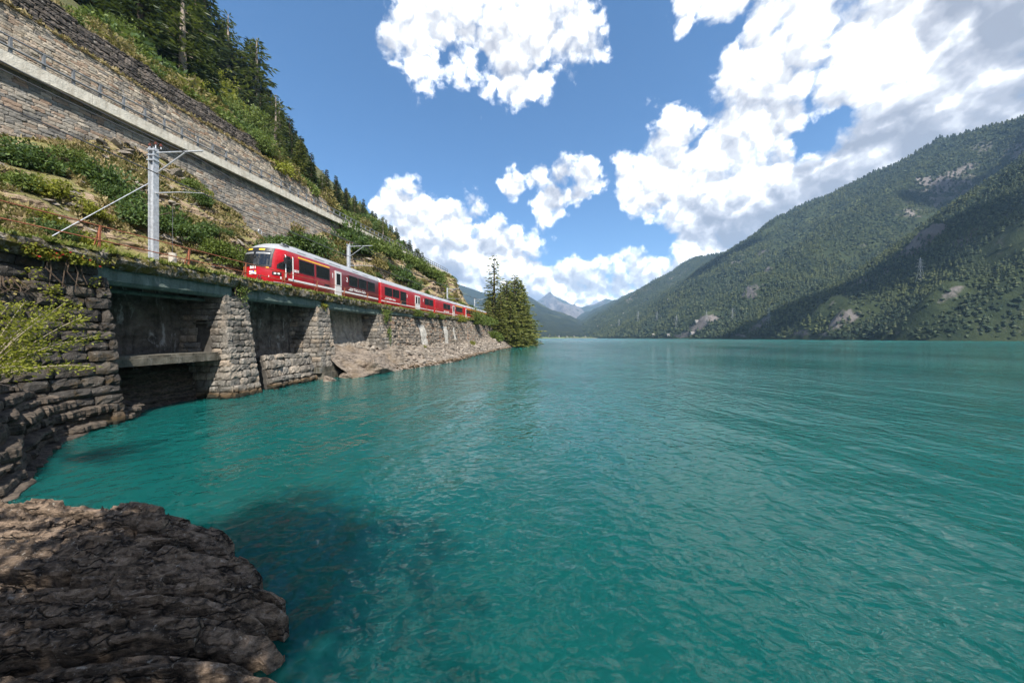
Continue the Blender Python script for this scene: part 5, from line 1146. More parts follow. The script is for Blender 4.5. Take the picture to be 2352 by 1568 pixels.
# ------------------------------------------------------------------ overhead line
MAST_Y = [(17.5, 'nearest steel catenary mast with guy rod and round tension weight'), (36.7, 'second steel catenary mast, behind the leading coach'), (73.0, 'third catenary mast by the end of the rock spur'), (97.0, 'fourth catenary mast, beyond the train bend'), (114.0, 'farthest catenary mast beside the shore trees'), ]
for i, (y, lab) in enumerate(MAST_Y):
    bx = float(side(y)) - 2.65 - 1.05; bz = zz(y) - 0.15; t = thing('catenary_mast', lab, 'mast', (bx, y, bz), 'catenary masts of the railway'); H = 7.55
    m = MB(); m.box((-.13, 0, H / 2), (.035, .28, H)); m.box((.13, 0, H / 2), (.035, .28, H)); m.box((0, 0, H / 2), (.24, .04, H)); m.build('post', M['galv'], t)
    m = MB(); m.box((0, 0, 0.1), (.6, .6, .35)); m.build('foot', M['concrete_old'], t)
    az = H - 0.25
    m = MB(); m.tube([(.12, 0, az), (2.75, 0, az + .10)], .042, 8); m.build('arm', M['galv'], t)
    m = MB(); m.tube([(.15, 0, az - 1.15), (1.75, 0, az)], .034, 8); m.build('brace', M['galv'], t)
    m = MB(); m.tube([(.15, 0, az - 2.25), (1.5, -0.05, az - 2.22), (2.9, -.1, az - 2.30)], [.045, .026, .016], 8); m.build('steady_arm', M['galv'], t)
    for k, (dx, dz) in enumerate(((-.2, .22), (.12, .30), (.42, .18))):
        m = MB(); m.tube([(dx, 0, H - .05), (dx, 0, H + dz - .02)], .025, 6, 0)
        for q in range(3): m.tube([(dx, 0, H + dz + q * .05 - .08), (dx, 0, H + dz + q * .05 - .05)], .07 - .01 * q, 8, 1)
        m.build('insulator', [M['galv'], M['brown_insulator']], t)
    if i == 0:
        for q in range(3):
            m = MB(); m.box((0, 0, H - 0.15 - q * .28), (.40, .34, .05)); m.build('bracket', M['galv'], t)
        m = MB(); m.tube([(-.16, -.1, H - 2.0), (-.2, -5.1, -0.1)], .020, 6); m.build('guy_rod', M['galv'], t)
        m = MB(); m.tube([(.25, .75, .45), (.25, .75, 1.9)], .17, 14); m.build('tension_weight', M['concrete'], t)
        m = MB(); m.tube([(.25, .75, 1.9), (.25, .75, 4.6)], .012, 5); m.tube([(.25, .75, 4.6), (1.6, 5.5, 4.7)], .012, 5); m.build('weight_wire', M['wire'], t)
        m = MB(); ring = [(1.6 , 5.4 + .16 * math.cos(a_), 4.72 + .16 * math.sin(a_)) for a_ in np.linspace(0, 6.283, 14)]; m.tube(ring, .025, 5, cap=False); m.build('pulley', M['galv'], t)
for nm, lab, dx, h, rad in (('contact_wire', 'contact wire over the railway track', -1.34, 5.05, .028), ('carrier_wire', 'carrier wire hung above the contact wire', -1.34, 6.9, .028), ('feeder_wire', 'feeder wires on top of the masts', -3.6, 7.75, .028)):
    pts = []; knots = [2.0] + [q[0] for q in MAST_Y] + [135]
    for a_, b_ in zip(knots[:-1], knots[1:]):
        for q in np.linspace(0, 1, 12, endpoint=False):
            yy = a_ + (b_ - a_) * q; sag = (0.0 if nm == 'contact_wire' else 0.35) * 4 * q * (1 - q); pts.append((float(side(yy)) + dx, yy, zz(yy) + h - sag))
    m = MB(); m.tube(pts, rad, 5); tag(m.build(nm, M['wire']), lab, 'wire')
# rusty railing along the deck edge
rr = thing('rusty_railing', 'rusty iron railing with two rails along the railway deck edge', 'railing', (float(deckx(15)), 15, float(curbz(15))))
ry_ = [4.8, 8.3, 11.7, 14.9, 18.0, 21.0, 24.3, 28.0, 32.0, 36.0, 40.0, 44.5, 49, 53.5, 58, 63, 68, 73, 78]
for y in ry_:
    m = MB(); b_ = Vector((float(deckx(y)) - .22, y, float(curbz(y)) - .15)); tp = b_ + Vector((0.05, 0, 1.12)); m.bar(b_, tp, .055, .05); m.bar(b_ + Vector((-.25, 0, .1)), tp, .03, .03); m.build('post', M['rust'], rr, off=rr.location)
for z in (0.95, 0.42):
    m = MB(); m.tube([(float(deckx(y)) - .18, y, float(curbz(y)) + z) for y in np.linspace(0, 80, 60)], .024, 6); m.build('rail', M['rust'], rr, off=rr.location)
# ------------------------------------------------------------------ plants
def sprays(c, d, n, L, Wd, rng, droop=0.5):
    """n leaf-shaped faces round centres c with directions d (arrays)"""
    d = d / np.maximum(np.linalg.norm(d, axis=1)[:, None], 1e-6)
    sidev = np.cross(d, rng.normal(size=d.shape)); sidev /= np.maximum(np.linalg.norm(sidev, axis=1)[:, None], 1e-6)
    L = np.broadcast_to(L, (len(c),))[:, None]; Wd = np.broadcast_to(Wd, (len(c),))[:, None]
    V = np.stack([c, c + d * L * .45 + sidev * Wd * .5, c + d * L, c + d * L * .5 - sidev * Wd * .5], 1)
    return V.reshape(-1, 3), np.arange(len(c) * 4).reshape(-1, 4)
def conifer_arrays(H, R, n_whorl, per, n_spray, seed, bare=0.12, taper=0.9, droop=0.35, sl=0.55, sw=0.20, irregular=0.25):
    rng = np.random.default_rng(seed); C, Dv, Ls = [], [], []; br = []
    for w in range(n_whorl):
        q = (w + rng.uniform(-.3, .3)) / n_whorl; z = H * (bare + (1 - bare) * q * 0.985); r = R * (1 - q) ** taper * rng.uniform(1 - irregular, 1.08) + 0.12
        k = max(3, int(per * (0.55 + 0.6 * (1 - q))))
        a0 = rng.uniform(0, 6.28)
        for b in range(k):
            a = a0 + 6.283 * b / k + rng.uniform(-.3, .3); rl = r * rng.uniform(1 - irregular * 1.6, 1.05); zj = z + rng.uniform(-.5, .5) * H / n_whorl
            m = max(3, int(n_spray * rl / R + 3)); t = np.sort(rng.uniform(0.12, 1.0, m)) ** 0.8
            lift = 0.25 * q
            px = np.cos(a) * rl * t; py = np.sin(a) * rl * t; pz = zj + rl * (lift * t - droop * t ** 1.6 + 0.12 * t ** 5)
            sd = rng.choice([-1, 1], m) * rng.uniform(.3, 1.1, m)
            dx = np.cos(a + sd); dy = np.sin(a + sd); dz = rng.uniform(-.85, .12, m)
            C.append(np.stack([px, py, pz], 1)); Dv.append(np.stack([dx, dy, dz], 1)); Ls.append((0.55 + 0.75 * (1 - t) * rl / R + 0.2) * sl * rng.uniform(.7, 1.3, m))
            br.append(((0, 0, zj), (np.cos(a) * rl * .85, np.sin(a) * rl * .85, zj + rl * (lift * .85 - droop * .77))))
    C, Dv, Ls = np.concatenate(C), np.concatenate(Dv), np.concatenate(Ls)
    V, F = sprays(C, Dv, 1, Ls, Ls * sw / sl, rng); return V, F, br
CONES = {}
def conifer_meshes(key, H, R, mat, bark, seed, **kw):
    V, F, br = conifer_arrays(H, R, seed=seed, **kw); crown = mesh_data('crown', V, F, mat)
    m = MB(); m.tube([(0, 0, -0.6), (0.03 * H * .1, 0, H * .3), (-.02 * H * .1, .02, H * .65), (0, 0, H * .985)], [.017 * H, .013 * H, .008 * H, .002 * H], 7)
    for a, b in br[::3]: m.tube([a, b], [.0030 * H, .0010 * H], 3, cap=False)
    CONES[key] = (crown, mesh_data('trunk', m.V, m.F, bark), H)
conifer_meshes('spruce', 20, 3.6, M['needle'], M['bark'], 1, n_whorl=34, per=9, n_spray=18, bare=0.06, sl=.85, sw=0.27)
conifer_meshes('spruce2', 20, 3.1, M['needle'], M['bark'], 2, n_whorl=32, per=8, n_spray=17, bare=0.05, sl=.85, sw=0.27, irregular=0.35)
conifer_meshes('larch', 20, 4.0, M['needle_larch'], M['bark_pale'], 3, n_whorl=22, per=6, n_spray=17, bare=0.26, droop=0.34, sl=.85, sw=0.24, irregular=0.45, taper=0.7)
conifer_meshes('larch2', 20, 4.4, M['needle_larch'], M['bark_pale'], 4, n_whorl=26, per=7, n_spray=18, bare=0.16, droop=0.30, sl=.95, sw=0.26, irregular=0.40, taper=0.75)
conifer_meshes('shore', 22, 5.2, M['needle_shore'], M['bark'], 5, n_whorl=40, per=10, n_spray=17, bare=0.03, droop=0.30, sl=1.0, sw=0.34, irregular=0.30, taper=0.62)
conifer_meshes('shore2', 22, 4.8, M['needle_shore'], M['bark'], 6, n_whorl=38, per=10, n_spray=16, bare=0.03, droop=0.34, sl=1.0, sw=0.34, irregular=0.30, taper=0.7)
conifer_meshes('shore_tall', 30, 5.2, M['needle_shore'], M['bark'], 8, n_whorl=38, per=7, n_spray=13, bare=0.10, droop=0.22, sl=1.05, sw=0.36, irregular=0.42, taper=0.72)
def put_tree(kind, p, h, label, group, name='conifer', rz=None, wide=1.0, lean=0.0):
    crown, trunk, H = CONES[kind]; s = h / H
    t = thing(name, label, 'tree', p, group); t.rotation_euler = (lean, 0, random.uniform(0, 6.28) if rz is None else rz); t.scale = (s * wide, s * wide, s)
    link('trunk', trunk, t); link('crown', crown, t); return t
def bush_arrays(n, seed, sz=0.13, flat=0.75, clumps=16, shell=0.55, up=0.3):
    rng = np.random.default_rng(seed); cc = rng.normal(size=(clumps, 3)); cc /= np.linalg.norm(cc, axis=1)[:, None]; cc *= rng.uniform(.15, .75, (clumps, 1)); cc[:, 2] = np.abs(cc[:, 2]) * 1.1 - 0.1
    rr = rng.uniform(.22, .48, clumps); k = rng.integers(0, clumps, n); d = rng.normal(size=(n, 3)); d /= np.linalg.norm(d, axis=1)[:, None]
    P = cc[k] + d * (rr[k] * rng.uniform(shell, 1.0, n) ** .6)[:, None]; P[:, 2] *= flat; P[:, 2] = np.maximum(P[:, 2], -.12)
    dv = d + rng.normal(0, .7, (n, 3)); dv[:, 2] += up - .35
    V, F = sprays(P, dv, 1, sz * rng.uniform(.6, 1.4, n), sz * .62 * rng.uniform(.7, 1.2, n), rng); return V, F
def stems_mb(seed, n=8, h=0.8):
    r = random.Random(seed); m = MB()
    for _ in range(n):
        a = r.uniform(0, 6.28); q = r.uniform(.3, .8); m.tube([(0, 0, -.2), (math.cos(a) * q * .4, math.sin(a) * q * .4, h * .4), (math.cos(a) * q, math.sin(a) * q, h * r.uniform(.5, .9))], [.022, .015, .006], 4, cap=False)
    return m
BUSH = {}
for key, n, mt, sz, kw in (('dark', 2600, 'leaf_dark', .135, {}), ('mid', 2400, 'leaf_mid', .13, {}), ('lime', 2300, 'leaf_lime', .13, {}), ('dry', 2000, 'leaf_dry', .12, {'up': .5}), ('dark2', 3200, 'leaf_dark', .11, {'clumps': 26}), ('mid2', 3000, 'leaf_mid', .105, {'clumps': 26}), ('limetree', 5200, 'leaf_lime', .085, {'clumps': 40, 'flat': 1.1}), ('midtree', 5200, 'leaf_mid', .085, {'clumps': 40, 'flat': 1.15})):
    V, F = bush_arrays(n, len(BUSH) + 30, sz, **kw); sm = stems_mb(len(BUSH) + 60); BUSH[key] = (mesh_data('foliage', V, F, M[mt]), mesh_data('stem', sm.V, sm.F, M['bark']))
def put_bush(kind, p, r, label, group='bushes on the rocky slope', name='bush', sq=1.0):
    fo, st = BUSH[kind]; t = thing(name, label, 'bush', p, group); t.scale = (r, r * random.uniform(.85, 1.15), r * sq * random.uniform(1.0, 1.35)); t.rotation_euler = (0, 0, random.uniform(0, 6.28))
    link('foliage', fo, t); link('stem', st, t); return t
def place_bush(u, v, rpx, kind, label, only=None, **kw):
    h = hit(u, v, only)
    if h is None: print('bush missed', u, v, label); return
    p, n, dist = h; put_bush(kind, p, 1.18 * rpx / FPX * p.y, label, **kw)
S0 = [0, 3]
for u, v, rp, k, lab in (
    (30, 345, 62, 'dark2', 'big dark leafy bush at the top of the slope, nearest the picture edge'), (95, 365, 46, 'dark', 'dark bush on the slope beside the biggest one'), (165, 355, 34, 'mid', 'small mid-green bush on the pale rock below the stone wall'),
    (195, 385, 40, 'dark', 'dark bush halfway down the slope left of the nearest mast'), (245, 412, 52, 'dark2', 'large dark bush left of the nearest mast'), (290, 455, 44, 'dark', 'dark bush crossed by the guy rod'),
    (330, 490, 50, 'dark2', 'dark bush directly behind the foot of the nearest mast'), (395, 505, 48, 'dark', 'dark bush just right of the tension weight'), (440, 530, 42, 'dark2', 'dark bush above the rusty railing between mast and train'),
    (500, 560, 42, 'mid', 'bright bush hugging the hill side of the train front'), (540, 585, 40, 'mid2', 'yellow-green bush right in front of the train nose'), (440, 420, 24, 'mid', 'upright sapling against the lower road wall'), (462, 455, 24, 'dark', 'small bush at the foot of the road wall, right of the sapling'),
    (40, 410, 40, 'mid', 'yellowish bush under the big dark bush at the picture edge'), (120, 430, 36, 'lime', 'low lime-green scrub on the slope'), (215, 480, 30, 'lime', 'low lime scrub above the rusty railing'),
    (690, 552, 44, 'dark', 'dark bush above the roof of the leading coach'), (645, 560, 36, 'dark', 'dark bush above the train cab'), (612, 572, 34, 'dark2', 'dark bush next to the road wall above the cab'), (730, 565, 40, 'dark2', 'dark bush over the middle of the leading coach'),
    (700, 500, 40, 'mid', 'light-tipped bush right under the road slab'), (670, 530, 34, 'dry', 'dry shrub at the end of the lower road wall'), (745, 515, 34, 'mid', 'leafy bush under the road slab further along'), (800, 540, 52, 'dark', 'big dark bush above the second mast'), (835, 560, 36, 'mid', 'bush right of the arm of the second mast'),
    (775, 560, 30, 'dry', 'dry shrub left of the second mast'), (760, 600, 26, 'dry', 'dry tuft shrub above the leading coach roof'), (870, 560, 36, 'mid', 'bright bush under the far road railing'), (905, 575, 34, 'mid2', 'bright bush on the spur below the railing'), (935, 590, 32, 'mid', 'bright green bush on the crest of the spur'),
    (960, 605, 30, 'mid2', 'leafy bush where the spur begins to drop'), (985, 620, 28, 'mid', 'leafy bush near the tip of the spur'), (1005, 640, 22, 'mid2', 'last bush on the tip of the spur'), (925, 625, 30, 'dark', 'dark bush on the shaded rock of the spur'), (870, 600, 28, 'dry', 'dry shrub on the tan rock above the train joint'), (950, 650, 22, 'dark2', 'dark bush low on the spur above the second coach'), (840, 620, 24, 'dry', 'dry shrub right behind the coach roof')):
    place_bush(u, v + rp * .45, rp, k, lab, S0)
for q in range(26):
    y = 50 + q * 2.1 + random.uniform(-.6, .6); put_bush(random.choice(['dark', 'mid', 'mid2', 'dark2', 'mid']), (float(roadx(y)) + random.uniform(.5, 1.3), y, float(roadz(y)) - random.uniform(1.6, 2.4)), random.uniform(1.1, 1.7), 'leafy bush crowding the outer edge of the road slab', 'bushes along the far road edge')
rb2 = random.Random(41); k = 0
while k < 110:
    iy, it = rb2.randrange(60, NY - 12), rb2.randrange(6, NT_ - 6); p = hillV.reshape(NY, NT_, 3)[iy, it]
    if fbm(p[1] * .22, p[2] * .3, p[0] * .2, 3, 61) < -.05: continue
    rr_ = rb2.uniform(.35, .95) * (1 + p[1] / 90); put_bush(rb2.choice(['dark', 'dark2', 'mid', 'mid2', 'lime', 'dry', 'dark', 'dry']), tuple(p), rr_, 'small bush growing in the rocks of the slope', 'small bushes on the rocky slope'); k += 1
UP = [1]
# conifers on the upper hillside: (column and row of the foot, row of the top, kind)
TREES = [(280, 42, -170, 'larch', 'pale-trunked conifer at the forest edge'), (322, 120, -120, 'spruce', 'dark spruce behind the dry brushwood'), (372, 110, -150, 'spruce2', 'dark spruce right of the dry brushwood'), (420, 200, -70, 'larch', 'tall conifer with long bare pale trunk'), (470, 170, -60, 'spruce', 'dense dark spruce beside the bare-trunked conifer'),
    (524, 210, 28, 'larch', 'slim larch standing free against the sky'), (590, 270, 82, 'larch2', 'broad larch against the sky, lower than the slim one'), (558, 240, 110, 'spruce2', 'dark spruce filling the gap between the two sky-line larches'), (642, 350, 225, 'larch', 'thin larch leaning over the end of the upper terrace'),
    (665, 375, 262, 'spruce', 'dark spruce just past the thin larch'), (692, 405, 308, 'spruce', 'pointed spruce above the middle of the terrace wall'), (715, 428, 345, 'spruce2', 'small pointed spruce right of the pointed one'), (772, 470, 398, 'spruce', 'solitary pointed spruce above the end of the terrace wall'), (795, 487, 425, 'spruce2', 'dark spruce after the solitary one'),
    (815, 500, 445, 'larch2', 'light green larch above the far railing'), (835, 510, 452, 'spruce', 'slender spruce above the far railing'), (740, 445, 385, 'larch2', 'small larch left of the solitary spruce'), (615, 320, 215, 'spruce2', 'dark spruce at the corner of the upper terrace'), (250, 60, -200, 'spruce', 'dark spruce at the upper picture edge'), (215, 20, -260, 'spruce2', 'dark spruce furthest up the slope at the picture edge'), (350, 60, -240, 'spruce', 'very dark spruce in the forest depth'), (450, 120, -160, 'spruce2', 'very dark spruce deep behind the bare trunk'), (500, 160, -20, 'spruce', 'dark spruce behind the slim larch')]
for u, v0, v1, k, lab in TREES:
    h = hit(u, v0, UP)
    if h is None: print('tree missed', u, v0); continue
    p = h[0]; hgt = (v0 - v1) / FPX * p.y
    q2 = drop(p.x - 3.2, p.y + 1.5, UP)
    if q2 and hgt > 6: put_tree('spruce' if k != 'spruce' else 'spruce2', q2[0] - Vector((0, 0, .5)), hgt * .9, 'dark conifer standing close behind its taller neighbour on the forest edge', 'second row of conifers above the terraces', wide=1.7)
    put_tree(k, p - Vector((0, 0, .4)), max(3.5, hgt), lab, 'conifers above the terraces', wide=1.75 if hgt > 8 else 1.4)
r = random.Random(5); n = 0
for i in range(900):      # fill of the wood behind them
    y = r.uniform(10, 260); dd = r.uniform(9, 90) ** 1.0
    if r.random() > 0.35 + 0.5 * min(1, dd / 30): continue
    x = float(hx0(y)) - dd; q = drop(x, y, UP)
    if q is None: continue
    h = r.uniform(9, 19) * (1.0 if y < 60 else 0.55); pz = q[0]
    uu = 1176 + FPX * pz.x / y; vt = 775 - FPX * (pz.z + h - H0) / y; vb = 775 - FPX * (pz.z - H0) / y
    lim = np.interp(uu, [480, 520, 600, 660, 700, 740, 790, 840, 880, 940, 1010], [0, 60, 130, 260, 330, 400, 425, 470, 500, 550, 610])
    if uu > 480 and vt < lim + r.uniform(-4, 14): continue
    if uu < -150 or vb < -150: continue
    n += 1
    if n > 92: break
    put_tree(r.choice(['spruce', 'spruce2', 'spruce', 'larch2', 'larch']), pz - Vector((0, 0, .4)), h, 'dark conifer in the wood above the terraces', 'conifers of the hillside wood', wide=1.35)
far_pts = []; far_h = []; n = 0
for i in range(3000):
    y = r.uniform(62, 420); dd = r.uniform(.5, 110); x = float(hx0(y)) - dd; q = drop(x, y, UP)
    if q is None: continue
    h = r.uniform(5, 9) + min(5, y * .02); pz = q[0]; uu = 1176 + FPX * pz.x / y; vt = 775 - FPX * (pz.z + h - H0) / y
    lim = np.interp(uu, [640, 700, 740, 790, 840, 880, 940, 1010, 1060, 1110], [240, 330, 400, 425, 470, 492, 545, 612, 655, 690])
    if uu < 640 or vt < lim + r.uniform(-3, 12) or r.random() < .25: continue
    far_pts.append(tuple(pz - Vector((0, 0, .4)))); far_h.append(h)
o_ = sorted(range(len(far_pts)), key=lambda q: far_pts[q][1]); n = min(84, len(o_))
for q in o_[:n]: put_tree(r.choice(['spruce', 'spruce2', 'spruce', 'larch2', 'shore2']), far_pts[q], far_h[q], 'small dark conifer on the far hillside above the road railing', 'conifers on the far hillside', wide=1.6)
far_pts = [far_pts[q] for q in o_[n:]]; far_h = [far_h[q] for q in o_[n:]]; print('hill trees', n, len(far_pts))
n_sh = 0; ug_p, ug_s = [], []
for i in range(1100):
    y = r.uniform(16, 150); dd = r.uniform(.3, 7) if i % 3 else r.uniform(7, 40); x = float(hx0(y)) - dd; q = drop(x, y, UP)
    if q is None: continue
    pz = q[0]; rr_ = r.uniform(.7, 1.7) if dd < 7 else r.uniform(1.5, 3.0); uu = 1176 + FPX * pz.x / y; vt = 775 - FPX * (pz.z + rr_ * 1.5 - H0) / y
    if vt < np.interp(uu, [480, 520, 600, 660, 700, 740, 790, 840, 880, 940, 1010, 1060], [0, 60, 160, 270, 340, 405, 430, 475, 505, 560, 625, 665]) or uu < -60 or vt < -120: continue
    n_sh += 1
    if n_sh > 150: ug_p.append(tuple(pz)); ug_s.append(rr_); continue
    put_bush(r.choice(['lime', 'dry', 'mid', 'dry', 'dry', 'limetree', 'dry'] if dd < 7 else ['mid', 'mid2', 'dark', 'dark2', 'midtree', 'dark', 'limetree']), pz, rr_, 'leafy shrub among the conifers above the terraces' if dd >= 7 else 'shrub on the grassy rim above the terraces', 'shrubs among the conifers' if dd >= 7 else 'shrubs on the upper rim', 'shrub', 1.2)
for kk_, mt_ in enumerate(('leaf_mid', 'leaf_dark', 'leaf_dry')):
    V, F = scatter([bush_arrays(420, 140 + kk_ * 2 + q, .26) for q in range(2)], np.array(ug_p)[kk_::3], np.array(ug_s)[kk_::3] * np.array([1.0]), np.random.default_rng(kk_), False); tag(mk('undergrowth', V, F, M[mt_], kind='stuff'), ('green', 'dark green', 'tawny')[kk_] + ' undergrowth between the conifers above the terraces')
for u, v, rp, k, lab in ((455, 215, 40, 'limetree', 'yellow-green young tree below the bare-trunked conifer'), (505, 205, 42, 'limetree', 'yellow-green young tree below the slim larch'), (545, 262, 44, 'limetree', 'largest yellow-green tree on the terrace edge'), (585, 300, 44, 'midtree', 'rounded green tree next to the largest yellow-green one'), (605, 335, 36, 'midtree', 'low round tree at the corner of the upper terrace'), (420, 175, 30, 'lime', 'lime-green shrub behind the dry brushwood'),
    (345, 150, 26, 'dry', 'dry olive shrub on the top edge of the upper terrace'), (390, 185, 30, 'dry', 'dry olive shrub right of the brushwood'), (430, 215, 26, 'dry', 'dry shrub on the terrace edge'), (300, 100, 26, 'mid', 'green shrub at the forest edge'), (330, 120, 30, 'mid2', 'green shrub under the dark spruce'), (250, 75, 22, 'lime', 'lime shrub under the pale-trunked conifer'), (285, 95, 24, 'dry', 'dry shrub left of the brushwood'),
    (640, 378, 34, 'lime', 'lime bush past the end of the upper terrace'), (668, 400, 34, 'dry', 'tawny bush above the terrace wall'), (700, 425, 32, 'mid', 'green bush above the terrace wall'), (735, 455, 34, 'dry', 'pale tawny round bush below the solitary spruce'), (765, 478, 30, 'mid', 'green bush at the end of the terrace wall'), (800, 500, 26, 'mid2', 'green bush above the far railing'), (830, 515, 26, 'dry', 'tawny bush above the far railing'), (560, 315, 28, 'dry', 'dry shrub on the rim of the upper terrace'), (500, 262, 26, 'lime', 'lime shrub on the rim of the upper terrace'), (470, 240, 26, 'mid', 'green shrub on the rim of the upper terrace')):
    place_bush(u, v + rp * .4, rp, k, lab, [1, 3], group='shrubs along the terrace rim', name='shrub')
# dry brushwood hanging over the upper terrace
m = MB(); h = hit(260, 108, [1]) or hit(255, 60, [1]) or drop(-38, 28, [1]); p = h[0]; r = random.Random(3)
for i in range(70):
    a = r.uniform(0, 6.28); q = r.uniform(.6, 1.9); e = Vector((math.cos(a) * q * .7 + .9, math.sin(a) * q, r.uniform(-1.3, .9))); m.tube([p, p + e * .5 + Vector((0, 0, .5)), p + e], [.03, .02, .008], 3, cap=False)
tag(m.build('brushwood', M['twig']), 'bleached dry brushwood hanging over the upper terrace wall', 'brushwood')

# shrub with arching sunlit branches on the left bank
def arching(name, label, root, tips, mat, leaf, seed, n_leaf=60, group=None, cat='shrub', stem_r=.02, twig='twig'):
    t = thing(name, label, cat, root, group); r = random.Random(seed); rng = np.random.default_rng(seed); m = MB(); C, Dv = [], []
    for tip in tips:
        tip = Vector(tip); mid = tip * .55 + Vector((r.uniform(-.1, .1), r.uniform(-.1, .1), .12 * tip.length)); pts = []
        for q in [i_ / 8 for i_ in range(9)]: pts.append((1 - q) ** 2 * Vector((0, 0, 0)) + 2 * q * (1 - q) * mid + q * q * tip)
        m.tube(pts, [stem_r * (1 - .8 * q) for q in np.linspace(0, 1, 9)], 4, cap=False)
        L = tip.length; k = int(n_leaf * L)
        for j in range(k):
            q = r.uniform(.18, 1.0) ** .8; i0 = min(7, int(q * 8)); f = q * 8 - i0; b = pts[i0].lerp(pts[i0 + 1], f); dd = (pts[i0 + 1] - pts[i0]).normalized()
            tw = Vector((r.gauss(0, 1), r.gauss(0, 1), r.gauss(0, .5))).normalized(); off = r.uniform(0, .30) * (1.05 - .5 * q)
            C.append(b + tw * off + Vector((0, 0, -.02))); Dv.append(dd * .8 + tw * .8 + Vector((0, 0, r.uniform(-.3, .3))))
    C = np.array([tuple(c) for c in C]); Dv = np.array([tuple(c) for c in Dv])
    V, F = sprays(C, Dv, 1, leaf * rng.uniform(.6, 1.35, len(C)), leaf * .55 * rng.uniform(.7, 1.2, len(C)), rng)
    m.build('branch', M[twig], t); mk('foliage', V, F, mat, t); return t
root = W(-60, 880, 6.3); r = random.Random(12); tips = []
for i in range(26):
    u = r.uniform(-60, 215); v = r.uniform(690, 870) + max(0, u - 80) * .25; tips.append(tuple(W(u, min(v, 860), 6.3 + r.uniform(-.5, .9)) - root))
tips += [tuple(W(225, 770, 7.2) - root), tuple(W(150, 695, 7.0) - root), tuple(W(60, 690, 6.6) - root), tuple(W(20, 700, 6.2) - root)]
arching('leafy_shrub', 'sunlit yellow-green shrub reaching in front of the dark block wall', root, tips, M['leaf_lime'], .062, 4, 120)
# creeper with red berries on the abutment corner, vines on the piers
def creeper(name, label, P0, w, h, n, mat, seed, leaf=.09, berries=0, out=.18):
    t = thing(name, label, 'creeper', P0); rng = np.random.default_rng(seed); y = rng.normal(0, .5, n) * w * .6; z = -np.abs(rng.normal(0, .55, n)) * h + .15
    y *= (1 - .5 * np.clip(-z / h, 0, 1)); x = out + .06 * rng.normal(size=n) + (-z) * .13 + .12 * fbm(y * 3, z * 3, seed, 3, seed); C = np.stack([x, y, z], 1)
    k = fbm(y * 2.2, z * 2.2, seed + 3, 3, seed) > -0.12; C = C[k]; dv = rng.normal(size=C.shape) * .7 + np.array([.5, 0, -.7])
    V, F = sprays(C, dv, 1, leaf * rng.uniform(.7, 1.4, len(C)), leaf * .7, rng); mk('foliage', V, F, mat, t)
    m = MB(); r = random.Random(seed)
    for q in range(7):
        yy = r.uniform(-w, w) * .4; m.tube([(out - .05, yy, .1), (out + .05, yy + r.uniform(-.2, .2), -h * .4), (out + .12, yy + r.uniform(-.3, .3), -h * r.uniform(.6, .95))], [.02, .014, .006], 4, cap=False)
    m.build('stem', M['bark'], t)
    if berries:
        m = MB(); b = []
        for q in range(berries): i = rng.integers(0, len(C)); m.box(tuple(C[i] + np.array([.03, 0, 0])), (.035, .035, .035))
        m.build('berries', M['berry'], t, kind='stuff')
def on_face(y, dz=0.0): return Vector((float(face_x(y, float(curbz(y)) - .4 + dz)) - .05, y, float(curbz(y)) - .35 + dz))
creeper('berry_creeper', 'leafy creeper with red berries over the corner of the dark abutment', on_face(10.6), 1.6, 1.5, 3600, M['leaf_lime'], 3, .085, 34, .30)
creeper('pier_creeper', 'yellowing creeper on top of the tallest pier', on_face(17.6), 0.9, .8, 500, M['leaf_mid'], 5, .10)
creeper('pier_vine', 'leafy vine covering the face of the third pier', on_face(35.3) + Vector((.15, 0, -.3)), 1.9, 2.6, 2300, M['leaf_mid'], 7, .13, 0, .25)
creeper('grass_cushion', 'small green cushion plant on top of the middle pier', on_face(25.0, -.55) + Vector((-.1, 0, 0)), .6, .35, 260, M['leaf_lime'], 9, .10)
creeper('wall_fern', 'scrubby green plant hanging on the abutment face', on_face(9.3, -1.1), .8, .5, 160, M['leaf_dry'], 10, .10)
# bushes on the curb and the shore
for y, rr_, k, lab in ((44.5, 1.0, 'mid', 'flowering bush on the curb under the second coach'), (49.5, 1.0, 'mid2', 'low bush on the curb next to the flowering one'), (54.5, 1.1, 'mid', 'low bush on the curb under the third coach'), (66, 1.5, 'lime', 'bright bush at the end of the deck curb'), (80, 3.0, 'midtree', 'tall round bush hiding the last coaches'), (88, 2.8, 'mid2', 'leafy bush left of the shore conifers'), (94, 3.0, 'mid', 'leafy bush at the foot of the tall shore conifer')):
    put_bush(k, (float(deckx(y)) + .1, y, float(curbz(y)) - .5), rr_, lab, 'bushes along the deck curb')
for u, v, rp, k, lab in ((1110, 760, 22, 'dark', 'dark bush on the slope below the railway'), (1135, 770, 22, 'mid', 'bush under the shore conifers'), (1090, 745, 18, 'mid2', 'bush at the top of the rubble wall end'), (1085, 788, 8, 'lime', 'lime fern clump at the foot of the rubble wall'), (1160, 778, 16, 'dark', 'dark bush by the water under the conifers'), (975, 795, 6, 'lime', 'small green tuft on the shore stones')):
    place_bush(u, v + rp * .3, rp, k, lab, [2, 4], group='bushes on the shore')
add_bvh(*BEHIND)
